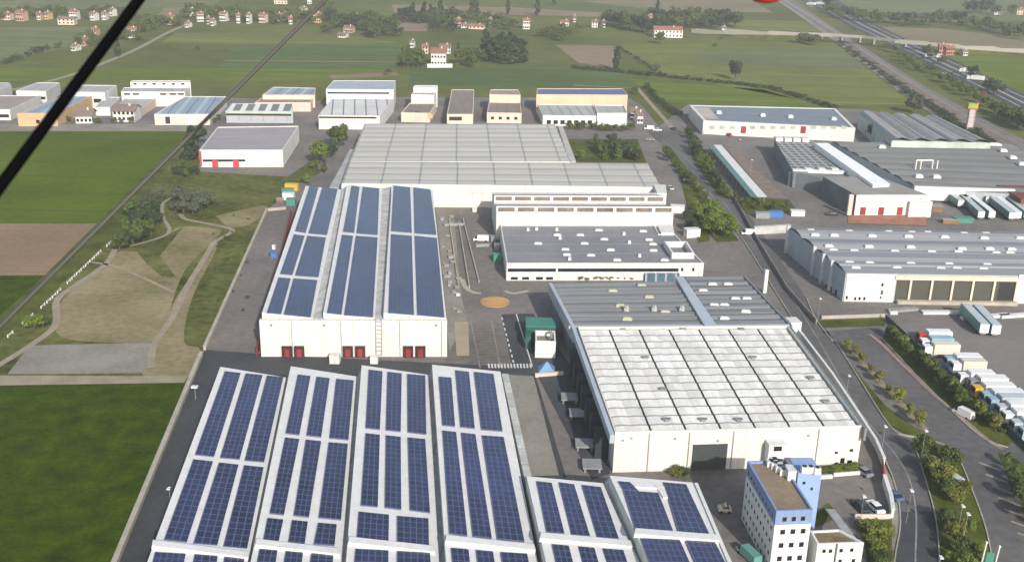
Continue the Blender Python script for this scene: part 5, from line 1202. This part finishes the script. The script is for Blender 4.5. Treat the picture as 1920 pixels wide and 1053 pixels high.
TR = [(1721, 644, 'red', 'white', 11, 'uppermost white truck of the park with dark red cab'), (1726, 656, 'white', 'lblue', 10.5, 'pale blue truck between the red cab truck and the beige truck'), (1731, 668, 'white', 'cream', 11.5, 'cream truck with a beige side panel, third from the top'),
      (1772, 690, 'lblue', 'white', 11, 'white truck with pale blue cab starting the second group'), (1784, 700, 'white', 'cream', 10.5, 'cream truck with white cab, second of the middle group'), (1797, 722, 'white', 'white', 10.5, 'white truck with bright white cab by the tree row'),
      (1815, 732, 'grey', 'white', 11.5, 'white truck with dark grey cab above the yellow cab'), (1824, 746, 'yellow', 'white', 12, 'white truck with yellow cab'), (1840, 758, 'lblue', 'white', 12, 'white truck with light blue cab right under the yellow cab one'),
      (1853, 768, 'lblue', 'silver', 12, 'silver truck with pale blue cab in the lower group'), (1869, 782, 'silver', 'white', 12, 'white truck with silver cab in the lower group'), (1880, 796, 'white', 'white', 12, 'white truck with white cab in the lower group'),
      (1896, 812, 'silver', 'white', 12, 'white truck with silver cab, last but one at the right edge'), (1912, 826, 'lblue', 'white', 12, 'lowest white truck, cut by the right photo edge')]
for i, (x, y, cb_, bx__, L, lab) in enumerate(TR):
    truck(x - 3, y, H90 + .03, cb_, bx__, L * .78, lab, side=('beige', 1) if i in (2, 4) else None)
BT = [(1776, 376, 1800, 392), (1787, 371, 1812, 386), (1803, 381, 1838, 414), (1817, 381, 1858, 414), (1830, 368, 1852, 386), (1840, 366, 1864, 384), (1855, 383, 1896, 416), (1865, 382, 1907, 415), (1886, 384, 1924, 414), (1898, 384, 1938, 414)]
for i, q in enumerate(BT):
    trailer(*q, ('green', 'teal')[i % 2], ('silver', 'white')[i % 2], 'green sided trailer with pale roof in the parked rows by the dock factory', group='green trailers parked beside the dock factory')
crate(1808, 419, 7, 3, 1.8, 4, 'wide sea green shed in front of the green trailers', 'shed', 'shed'); crate(1757, 398, 4, 3, 2.2, 3, 'rusty brown shed beside the white dock block', 'shed', 'shed'); crate(1783, 420, 6, 2, 1.5, 3, 'brown material heap below the rusty shed', 'material_stack', 'stack')
# ---------------------------------------------------------------- lamps and poles
def lamp(x, y, h, lab, grp=None, z=0):
    "head at pixel x,y"
    p = P(x, y, h); r = thing('street_lamp', lab, 'street lamp', (p.x, p.y, 0), grp)
    mk('pole', MB().tube([(p.x, p.y, 0), (p.x, p.y, h)], [.05, .035], 6), MTL, r)
    mk('lamp_head', MB().prism([(p.x - .3, p.y - .55), (p.x + .3, p.y - .55), (p.x + .22, p.y + .3), (p.x - .22, p.y + .3)], h, h + .22, bottom=True), TRIM, r)
for x, y in ((1709, 919), (1764, 1044), (1660, 799), (1736, 807), (1815, 963), (1805, 948), (1592, 704), (1538, 560), (1620, 930), (1240, 512 + 0), (1410, 300), (1388, 262)):
    if y == 512: continue
    lamp(x, y, 7, 'tall street lamp with white head along the avenue', 'street lamps along the avenue')
lamp(317, 915, 6, 'street lamp in the dark lane beside the lower perimeter wall'); 
p = P(365, 726, 3); r = thing('wall_lamp', 'broad white floodlight on a short post by the perimeter wall corner', 'floodlight', (p.x, p.y, 0))
mk('pole', MB().tube([(p.x, p.y, 0), (p.x, p.y, 3)], .08), MTL, r); mk('lamp_head', MB().box(p.x - .7, p.y - .5, 3, p.x + .7, p.y + .5, 3.35), TRIM, r)
for x, y, l in ((1836, 1070, 'left leaning white flagpole at the lower right'), (1860, 1078, 'right white flagpole beside the green board')):
    q = P(x, y); r = thing('flagpole', l, 'flagpole', q); mk('pole', MB().tube([(q.x, q.y, 0), (q.x + .3, q.y, 5.6)], .14), TRIM, r); mk('finial', MB().box(q.x + .15, q.y - .15, 5.6, q.x + .45, q.y + .15, 5.9), TRIM, r)
q = P(1850, 1064); r = thing('sign_board', 'green board between the two white flagpoles', 'sign', q); mk('board', MB().box(q.x - .9, q.y, .6, q.x + .9, q.y + .12, 3.0), CR[4], r); mk('post', MB().box(q.x - .1, q.y + .12, 0, q.x + .1, q.y + .3, 3), MTL, r)
# ---------------------------------------------------------------- trees
def leafmat(k, c, tint, ov=.35): return mat(k, c, var=.3, sc=.25, sc2=1.4, tint=tint, rough=.7, objvar=ov, coord='O')
LF_ = dict(mid=leafmat('leaf_mid_green', (.05, .08, .014), (.115, .155, .03)), bright=leafmat('leaf_bright_green', (.09, .14, .015), (.19, .25, .03)), dark=leafmat('leaf_dark_green', (.025, .045, .02), (.05, .08, .03)),
           grey=leafmat('leaf_grey_green', (.07, .09, .05), (.13, .15, .09)), olive=leafmat('leaf_olive', (.115, .14, .022), (.22, .24, .04)))
BARK = mat('bark', (.10, .075, .05), var=.2, sc2=4)
def treeproto(kind, leaf, seed, n):
    rnd = random.Random(seed); root = thing('tree', 'tree', 'tree', (0, 0, 0)); tr_ = MB()
    H = 1.0
    if kind == 'round': rx, z0, z1, lobes = .36, .2, 1.0, 9
    elif kind == 'wide': rx, z0, z1, lobes = .55, .16, 1.0, 12
    elif kind == 'poplar': rx, z0, z1, lobes = .14, .06, 1.0, 7
    elif kind == 'cone': rx, z0, z1, lobes = .22, .04, 1.0, 8
    else: rx, z0, z1, lobes = .7, .02, 1.0, 11
    tr_.tube([(0, 0, -.02), (.01, 0, z0 + .1), (0, .01, .6)], [.03, .022, .01], 6)
    for k in range(4):
        a = k * 1.7 + rnd.random(); tr_.tube([(0, 0, z0 + .04 * k), (rx * .5 * math.cos(a), rx * .5 * math.sin(a), z0 + .2 + .07 * k)], [.014, .005], 5)
    mk('trunk', tr_, BARK, root)
    L = []
    for k in range(lobes):
        a = rnd.random() * 6.283; t = (k + .5) / lobes
        if kind in ('poplar', 'cone'):
            prof = math.sin(math.pi * min(1, t * .9 + .12)) ** .6 if kind == 'poplar' else (1 - t * .85)
            L.append((rx * .25 * math.cos(a), rx * .25 * math.sin(a), z0 + (z1 - z0) * (t * .92 + .02), rx * prof * .95, .09))
        else:
            zc = z0 + (z1 - z0) * (.28 + .52 * rnd.random()); f = 1 - abs((zc - .55)) * 1.1; rr = rx * .62 * f * math.sqrt(rnd.random()) * 1.2
            L.append((rr * math.cos(a), rr * math.sin(a), zc, rx * rnd.uniform(.34, .5), rnd.uniform(.11, .2)))
    lf = MB(); s0 = .034 if n > 700 else .05
    for k in range(n):
        cx, cy, cz, r, rz_ = L[rnd.randrange(len(L))]
        d = Vector((rnd.gauss(0, 1), rnd.gauss(0, 1), rnd.gauss(0, 1))).normalized(); rad = rnd.random() ** .35
        p = Vector((cx + d.x * r * rad, cy + d.y * r * rad, min(cz + d.z * rz_ * rad, z1)))
        nrm_ = (d + Vector((rnd.gauss(0, .5), rnd.gauss(0, .5), rnd.gauss(.2, .5)))).normalized()
        u = nrm_.cross(Vector((rnd.random(), rnd.random(), 1))).normalized(); v = nrm_.cross(u); s = s0 * rnd.uniform(.6, 1.3)
        lf.face([p - u * s - v * s * .6, p + u * s - v * s * .8, p + u * s * .8 + v * s, p - u * s * .6 + v * s * .7], uv=[(0, 0)] * 4)
    mk('crown', lf, LF_[leaf], root); return root
PROT = {}; USED = {}
FAR = []
def tree(kind, leaf, x, y, h, lab, grp=None, big=True, name=None, sx=1, w=None):
    if kind == 'wide' and not big and w is None:
        p = P(x, y); FAR.append((h / p.length, (kind, leaf, x, y, h, lab, grp, big, name, sx, p))); return
    key = (kind, leaf, big, random.randrange(2))
    n = 1600 if big else 420
    if key not in PROT:
        PROT[key] = treeproto(kind, leaf, len(PROT) * 13 + 5, n); r = PROT[key]; first = True
    else: first = False
    p = w if w else P(x, y); s = h
    rz = random.uniform(0, 6.28); scl = (s * sx * random.uniform(.9, 1.12), s * sx * random.uniform(.9, 1.12), s)
    if first:
        r = PROT[key]; r.location = (p.x, p.y, 0); r.rotation_euler = (0, 0, rz); r.scale = scl; r['label'] = lab
        if grp: r['group'] = grp
    else: r = copytree(PROT[key], (p.x, p.y, 0), rz, scl, lab, grp)
    if not grp and 'group' in r: del r['group']
    nm = name or {'poplar': 'poplar_tree', 'cone': 'conifer_tree', 'bush': 'shrub'}.get(kind, 'broadleaf_tree')
    r.name = nm; r['category'] = 'shrub' if kind == 'bush' else 'tree'
    return r
def trees(kind, leaf, pts, h, lab, grp, big=True, sx=1, j=.2):
    for x, y in pts: tree('round' if kind == 'wide' and big and random.random() < .3 else kind, leaf if isinstance(leaf, str) else random.choice(leaf), x, y, h * random.uniform(1 - j, 1 + j), lab, grp, big, sx=sx)
def along(pxs, n, jx=0, jy=0):
    out = []; s = [0]
    for a, b in zip(pxs, pxs[1:]): s.append(s[-1] + math.hypot(b[0] - a[0], b[1] - a[1]))
    for k in range(n):
        t = s[-1] * (k + random.random() * .6 + .2) / n; i = max(q for q in range(len(s) - 1) if s[q] <= t); f = (t - s[i]) / (s[i + 1] - s[i])
        out.append((pxs[i][0] + (pxs[i + 1][0] - pxs[i][0]) * f + random.uniform(-jx, jx), pxs[i][1] + (pxs[i + 1][1] - pxs[i][1]) * f + random.uniform(-jy, jy)))
    return out
trees('round', 'olive', [(1588, 656), (1602, 669), (1616, 684), (1632, 702), (1648, 719), (1664, 740), (1685, 757), (1705, 780), (1722, 802)], 3.6, 'small yellowish green tree of the single row on the long island beside the avenue', 'small trees in a row on the long avenue island', sx=1.2)
trees('round', ['mid', 'olive', 'mid'], along([(1664, 632), (1705, 671), (1738, 699), (1778, 737), (1799, 761), (1851, 797), (1872, 812)], 30, 2, 2), 4.0, 'green tree in the dense row between the service road and the truck park', 'trees in the dense row before the truck park', sx=1.15)
trees('bush', 'mid', along([(1670, 632), (1712, 671), (1745, 697), (1785, 735), (1806, 759), (1858, 795), (1880, 812)], 34, 2, 2), 1.6, 'low green shrub under the dense tree row before the truck park', 'shrubs under the dense tree row', sx=.9)
trees('wide', ['mid', 'olive'], [(1730, 856), (1742, 884), (1778, 876), (1772, 932), (1806, 930), (1758, 905), (1788, 945)], 4.4, 'leafy tree around the parked vans on the avenue island', 'trees around the vans on the avenue island')
trees('wide', ['mid', 'bright', 'olive'], [(1772, 988), (1790, 1010), (1820, 1000), (1800, 1040), (1830, 1045), (1776, 1060), (1812, 1080), (1845, 1090), (1785, 1110)], 3.6, 'bushy tree at the lower end of the avenue island', 'bushy trees at the lower end of the avenue island')
trees('wide', 'mid', [(1888, 878), (1903, 905), (1914, 925), (1922, 950), (1928, 980)], 4.4, 'leafy tree at the lower right photo edge', 'trees at the lower right edge')
trees('wide', ['mid', 'dark'], along([(1246, 288), (1262, 312), (1285, 335), (1300, 352)], 9, 3, 3), 4.5, 'green tree in the row left of the avenue', 'trees left of the avenue')
trees('wide', ['olive', 'mid'], along([(1302, 352), (1320, 378), (1330, 392)], 5, 3, 2), 3.0, 'small yellowish tree in the row left of the avenue', 'small trees left of the avenue')
trees('wide', ['mid', 'dark'], along([(1288, 250), (1300, 285), (1325, 320), (1352, 356), (1364, 370)], 15, 4, 3), 5.5, 'green tree in the thick row right of the avenue', 'trees in the thick row right of the avenue')
trees('wide', ['bright', 'olive', 'bright'], [(1312, 412), (1326, 430), (1338, 444), (1352, 440), (1368, 446), (1330, 408), (1345, 420), (1300, 400), (1360, 428)], 6.5, 'large yellow green tree in the clump beside the grey roofed hall', 'yellow green trees beside the grey roofed hall')
trees('wide', 'dark', [(1296, 432), (1304, 440), (1292, 415)], 5, 'dark green tree between the stepped hall and the yellow green clump', 'dark trees beside the stepped hall')
trees('wide', ['mid', 'dark'], along([(1115, 275), (1130, 298), (1170, 290), (1195, 302), (1150, 275)], 16, 8, 6), 6, 'green tree in the garden behind the right corner of the pale factory', 'trees in the garden behind the pale factory')
trees('cone', 'mid', [(1135, 300), (1158, 300), (1182, 298)], 9, 'tall pointed tree in the garden behind the pale factory', 'tall pointed trees behind the pale factory')
tree('wide', 'bright', 1086, 300, 5, 'small yellow green tree at the right side annex of the pale factory')
trees('wide', 'mid', [(1378, 378), (1395, 390), (1420, 395), (1450, 396), (1475, 392)], 4, 'green bush tree below the long green shelter', 'bush trees below the long shelter')
tree('wide', 'mid', 636, 277, 11, 'big round green tree behind the corner depot'); tree('wide', 'bright', 602, 308, 10, 'bright yellow green tree right of the corner depot'); tree('wide', 'dark', 622, 296, 7, 'dark tree behind the bright yellow green one')
trees('wide', ['mid', 'bright'], [(590, 318), (608, 325), (575, 345)], 4, 'small green shrub tree below the bright yellow green tree', 'shrub trees below the bright yellow green tree')
tree('cone', 'dark', 357, 300, 15, 'tall dark tree behind the thin cable left of the corner depot', sx=1.4); tree('wide', 'dark', 368, 275, 10, 'dark tree touching the corner depot')
trees('wide', ['mid', 'dark'], [(332, 330), (350, 334), (364, 330), (345, 318)], 4.5, 'green tree at the upper end of the park', 'trees at the upper end of the park')
trees('wide', ['mid', 'mid', 'dark'], [(232, 466), (250, 460), (268, 452), (284, 440), (295, 425), (236, 440), (256, 428), (272, 418), (288, 405), (245, 412), (225, 470), (262, 440)], 6.5, 'green tree of the large clump on the left of the park', 'trees of the large park clump')
trees('wide', 'grey', [(330, 398), (345, 405), (362, 402), (378, 396), (390, 388), (350, 385), (368, 378), (335, 380)], 6, 'grey green tree in the soft clump at the top of the park', 'grey green trees at the top of the park')
trees('bush', 'grey', [(270, 378), (285, 385), (300, 372), (262, 392), (280, 368)], 3.5, 'grey green shrub beside the upper gravel path', 'grey green shrubs beside the upper path')
tree('wide', 'bright', 66, 620, 4.6, 'bright green bush tree alone beside the white railing'); tree('wide', 'dark', 80, 615, 3.5, 'dark bush tree right behind the bright one at the railing')
trees('bush', ['mid', 'grey', 'olive'], [(random.uniform(400, 470), random.uniform(400, 600)) for _ in range(22)], .9, 'low weed clump on the grass left of the perimeter wall', 'weed clumps in the park grass')
tree('wide', 'dark', 1640, 263, 9, 'large dark green tree between the long white hall and the ribbed hall'); tree('wide', 'dark', 1656, 262, 7, 'dark green tree right of the large one by the ribbed hall')
trees('wide', ['mid', 'dark'], [(177, 231), (186, 233), (214, 232), (228, 233), (246, 232), (130, 229), (410, 226), (402, 230)], 3.4, 'garden tree before the houses of the left factory row', 'garden trees before the left factory row', big=False)
trees('wide', ['mid', 'dark'], along([(1062, 243), (1130, 246), (1182, 247)], 12, 3, 2), 4.2, 'dark shrub tree before the peach factory', 'shrub trees before the peach factory', big=False)
tree('wide', 'mid', 786, 226, 5, 'green tree before the slim white hall'); trees('wide', 'mid', [(730, 205), (722, 212), (1190, 176), (1183, 246)], 4.5, 'small tree at the side of a far row factory', 'small trees between the far row factories', big=False)
trees('bush', ['mid', 'olive'], along([(1530, 888), (1612, 882)], 14, 1, 1), 1.8, 'shrub in the bed before the white roofed warehouse', 'shrubs before the white roofed warehouse')
trees('bush', ['dark', 'olive'], [(1262, 893), (1272, 892), (1284, 893)], 2.2, 'dark shrub left of the roller door', 'dark shrubs left of the roller door')
tree('wide', 'mid', 1266, 471, 3.6, 'small green tree inside the white courtyard on the grey roof')
trees('bush', ['olive', 'mid'], [(1628, 1000), (1645, 1010), (1660, 1005), (1640, 1035), (1660, 1040), (1652, 1060)], 3, 'bush in the grass corner by the low white office', 'bushes by the low white office')
trees('bush', 'olive', along([(1085, 526), (1190, 525)], 9, 1, .5), 1.5, 'shrub between the grey roofed hall and the striped hall', 'shrubs between the grey halls')
trees('bush', ['olive', 'mid'], along([(352, 722), (290, 880), (232, 1015)], 14, 2, 1), .8, 'weed clump at the foot of the lower perimeter wall', 'weed clumps at the lower perimeter wall')
# plain
tree('poplar', 'dark', 1155, 132, 17, 'tall lone poplar beside the brown field patch', sx=1.1); tree('wide', 'grey', 1228, 139, 8, 'rounded grey green tree on the ditch line'); tree('wide', 'dark', 1378, 150, 14, 'tall tree alone in the large meadow', sx=.8); tree('wide', 'grey', 1713, 213, 11, 'grey green tree behind the ribbed hall')
trees('cone', 'dark', [(908, 110), (915, 113), (922, 116), (930, 117), (938, 119), (946, 119), (955, 120), (963, 119), (972, 118), (980, 114), (912, 100), (925, 103), (938, 104), (952, 105), (966, 106)], 17, 'dark conifer of the dense grove right of the farmhouse', 'dark conifers in the grove right of the farmhouse', big=False, sx=1.5)
trees('wide', 'mid', [(757, 124), (765, 127), (775, 126), (784, 127), (762, 112), (778, 112), (878, 125), (888, 127), (895, 118), (866, 120)], 10, 'garden tree around the large white farmhouse', 'garden trees around the white farmhouse', big=False)
trees('cone', 'dark', [(792, 122), (859, 104), (753, 121)], 9, 'pointed dark tree in the farmhouse garden', 'pointed trees in the farmhouse garden', big=False)
trees('poplar', 'dark', [(885, 27), (893, 32), (952, 28), (1007, 30), (774, 42), (826, 42), (795, 42), (808, 42), (220, 107), (1039, 10), (1232, 30)], 19, 'slender dark poplar standing against the far fields', 'slender poplars against the far fields', big=False)
trees('wide', ['mid', 'dark'], along([(606, 66), (640, 50), (700, 40), (742, 66), (700, 70), (660, 45), (610, 40)], 34, 6, 4), 11, 'tree of the group hiding the reddish barn', 'trees around the reddish barn', big=False)
trees('wide', ['mid', 'dark'], along([(745, 42), (860, 42), (815, 55), (850, 58)], 20, 5, 3), 13, 'tree in the belt behind the small brown field', 'trees in the belt behind the small brown field', big=False)
trees('wide', ['mid', 'grey', 'dark'], along([(862, 40), (905, 35), (960, 50), (960, 58), (900, 46)], 18, 5, 3), 9, 'tree behind the long low pink shed', 'trees behind the long low pink shed', big=False)
trees('wide', ['grey', 'mid'], along([(1008, 68), (1058, 76), (1035, 66), (1090, 62)], 16, 4, 3), 8, 'grey green bush tree right of the lone white house', 'bush trees right of the lone white house', big=False)
trees('wide', ['dark', 'mid'], along([(1130, 44), (1215, 62), (1300, 52), (1380, 52), (1360, 42), (1210, 46)], 46, 5, 4), 14, 'tree of the dark wood behind the long farmhouse', 'trees of the dark wood behind the long farmhouse', big=False)
tree('wide', 'mid', 1237, 82, 10, 'round tree in front of the long white farmhouse')
trees('wide', ['dark', 'mid', 'grey'], along([(1540, 20), (1600, 38), (1700, 48), (1790, 46), (1870, 62), (1925, 75)], 52, 8, 4), 12, 'tree in the belt behind the motorway', 'trees in the belt behind the motorway', big=False)
trees('wide', 'dark', [(1812, 24), (1825, 26), (1838, 26), (1850, 24), (1868, 30), (1896, 30)], 15, 'dark tree beside the top right farmhouse', 'dark trees beside the top right farmhouse', big=False)
trees('wide', ['dark', 'mid'], along([(1495, 82), (1530, 84), (1520, 76)], 8, 4, 2), 8, 'tree under the left end of the road bridge', 'trees under the left end of the bridge', big=False)
trees('wide', ['dark', 'mid'], along([(1660, 92), (1700, 118), (1760, 150), (1800, 172), (1850, 205), (1915, 240)], 34, 4, 4), 6.5, 'tree between the railway and the motorway', 'trees between railway and motorway', big=False)
trees('wide', 'dark', [(1822, 150), (1860, 172), (1868, 178), (1766, 122), (1745, 112), (1738, 106), (1850, 170)], 9, 'dark tree on the right bank of the motorway', 'dark trees on the right bank of the motorway', big=False)
trees('wide', ['mid', 'dark'], along([(1865, 215), (1890, 232), (1925, 250)], 8, 5, 3), 9, 'dark tree right of the yellow sign tower', 'dark trees right of the sign tower', big=False)
trees('bush', 'dark', along([(1572, 80), (1690, 166), (1790, 232), (1850, 268), (1900, 296)], 46, 2, 1), 3.2, 'dark shrub of the hedge along the railway', 'hedge shrubs along the railway', big=False, sx=2.2)
trees('wide', ['mid', 'dark', 'grey'], along([(0, 34), (50, 30), (110, 30), (160, 32), (215, 24), (290, 46), (340, 48)], 60, 6, 5), 8, 'garden tree in the left village', 'garden trees in the left village', big=False)
trees('wide', ['mid', 'dark', 'grey'], along([(345, 30), (430, 30), (480, 38), (560, 38), (600, 40), (620, 18)], 75, 6, 8), 9, 'tree behind the houses of the upper village', 'trees behind the houses of the upper village', big=False)
trees('wide', ['mid', 'dark'], along([(235, 78), (262, 78), (240, 60), (290, 58), (138, 92), (170, 72)], 26, 4, 3), 7, 'tree around the white cottages behind the thick cable', 'trees around the cottages behind the thick cable', big=False)
trees('bush', ['dark', 'mid'], along([(0, 122), (60, 106), (118, 84)], 10, 3, 2), 5, 'shrub on the field edge at the far left', 'shrubs on the far left field edge', big=False)
trees('bush', 'dark', along([(1075, 129), (1240, 144), (1440, 166), (1520, 190), (1566, 206)], 70, 1, .8), 2.6, 'dark shrub of the long ditch hedge across the meadow', 'shrubs of the long ditch hedge', big=False, sx=1.5)
trees('bush', 'dark', along([(1156, 90), (1205, 120), (1238, 140)], 14, 1, 1), 3, 'shrub of the short hedge beside the poplar', 'shrubs of the short hedge by the poplar', big=False)
trees('bush', 'dark', along([(1210, 164), (1232, 190), (1258, 212), (1280, 220)], 18, 1.5, 1.5), 3.5, 'dark shrub of the hedge leading to the far junction', 'hedge shrubs leading to the far junction', big=False)
tree('wide', 'mid', 370, 96, 4, 'single small bush tree in the open field above the left factories', big=False); tree('wide', 'mid', 728, 142, 5, 'small bush left of the farmhouse meadow', big=False)
trees('wide', 'grey', [(1340, 90), (1352, 76)], 4, 'low tree at the left foot of the bridge ramp', 'low trees at the bridge ramp', big=False)
near_n = sum(1 for o in scene.objects if o.name.startswith('broadleaf_tree'))
FAR.sort(key=lambda t: -t[0]); keep = max(0, 296 - near_n)
for _, a in FAR[:keep]: tree(*a)
wood = {}
for k, (_, a) in enumerate(FAR[keep:]):
    pr = PROT.setdefault(('wide', a[1], False, k % 2), None) or treeproto('wide', a[1], 77 + k, 420)
    if PROT[('wide', a[1], False, k % 2)] is None:
        PROT[('wide', a[1], False, k % 2)] = pr; pr['label'] = a[5]; pr['group'] = a[6]; pr.name = 'broadleaf_tree'; pr.location = a[10]; pr.scale = (a[4],) * 3; continue
    for ch in pr.children:
        if ch.name.startswith('crown'):
            me = ch.data; off = a[10]; ca, sa_ = math.cos(k), math.sin(k); mb = wood.setdefault('w', MB()); i0 = len(mb.v); h = a[4]
            mb.v += [((q.co.x * ca - q.co.y * sa_) * h * 1.05 + off.x, (q.co.x * sa_ + q.co.y * ca) * h * 1.05 + off.y, q.co.z * h) for q in me.vertices]
            mb.f += [tuple(i0 + j for j in pl.vertices) for pl in me.polygons]
if wood: tag(mk('distant_trees', wood['w'], LF_['mid']), 'distant green trees scattered in belts and villages on the plain', 'trees', kind='stuff')
# ---------------------------------------------------------------- aircraft parts near the camera
def cable(pa, pb, da, db, r, lab, M, name='bracing_cable', ends=0.35):
    "round cable whose two ends lie da and db metres in front of the lens"
    def at(px, d):
        v = ray(*px); v = v / v.dot(FW) * d; return Vector((v.x, v.y, CAM_H + v.z))
    a, b = at(pa, da), at(pb, db); r_ = thing(name, lab, 'cable', a); pts = [a.lerp(b, k / 24) for k in range(25)]
    mk('strand', MB().tube(pts, r, 12), M, r_)
    d = (b - a).normalized()
    mk('end_fitting', MB().tube([a - d * .02, a + d * .12], r * 1.6, 12), MTL, r_)
CBM = mat('black_sheathed_cable', (.004, .004, .005), rough=.95, spec=0, var=.1); CBG = mat('steel_grey_cable', (.06, .058, .056), rough=.4, var=.1)
cable((468, -280), (-140, 538), 1.95, 1.5, .009, 'thick black aircraft bracing cable crossing the upper left corner', CBM)
cable((790, -180), (-100, 712), 3.5, 3.1, .0062, 'thin grey aircraft cable running from the top down to the left edge', CBG)
v = ray(1437, -9); v = v / v.dot(FW) * 2.0; c0 = Vector((v.x, v.y, CAM_H + v.z)); rr_ = thing('wing_fairing', 'red and black rounded aircraft part cut by the top edge', 'aircraft part', c0)
mb = MB(); mb.tube([c0 + Vector((t, .03 * t, .02 * abs(t))) for t in (-.036, -.03, -.018, 0, .018, .03, .036)], [.002, .008, .0135, .016, .0135, .008, .002], 16); mk('shell', mb, paint('glossy_red', (.5, .03, .05)), rr_, smooth=True)
mb = MB(); mb.tube([c0 + Vector((-.03, -.004, .004)), c0 + Vector((-.01, -.004, -.001)), c0 + Vector((.012, -.004, .004))], [.005, .009, .005], 12); mk('rim', mb, CBM, rr_, smooth=True)
# ---------------------------------------------------------------- air
hzb = MB(); hzb.prism([(-3490, -290), (3490, -290), (3490, 6990), (-3490, 6990)], -1.0, CAM_H + 1.6, bottom=True)
HM = bpy.data.materials.new('haze'); HM.use_nodes = True; n_ = HM.node_tree.nodes; n_.clear()
vo = n_.new('ShaderNodeVolumePrincipled'); vo.inputs['Color'].default_value = (.86, .88, .90, 1); vo.inputs['Density'].default_value = .00017; vo.inputs['Anisotropy'].default_value = 0.0
oo = n_.new('ShaderNodeOutputMaterial'); HM.node_tree.links.new(vo.outputs[0], oo.inputs['Volume'])
ho = mk('haze', hzb, HM); tag(ho, 'pale summer haze over the whole plain', 'haze', kind='stuff')
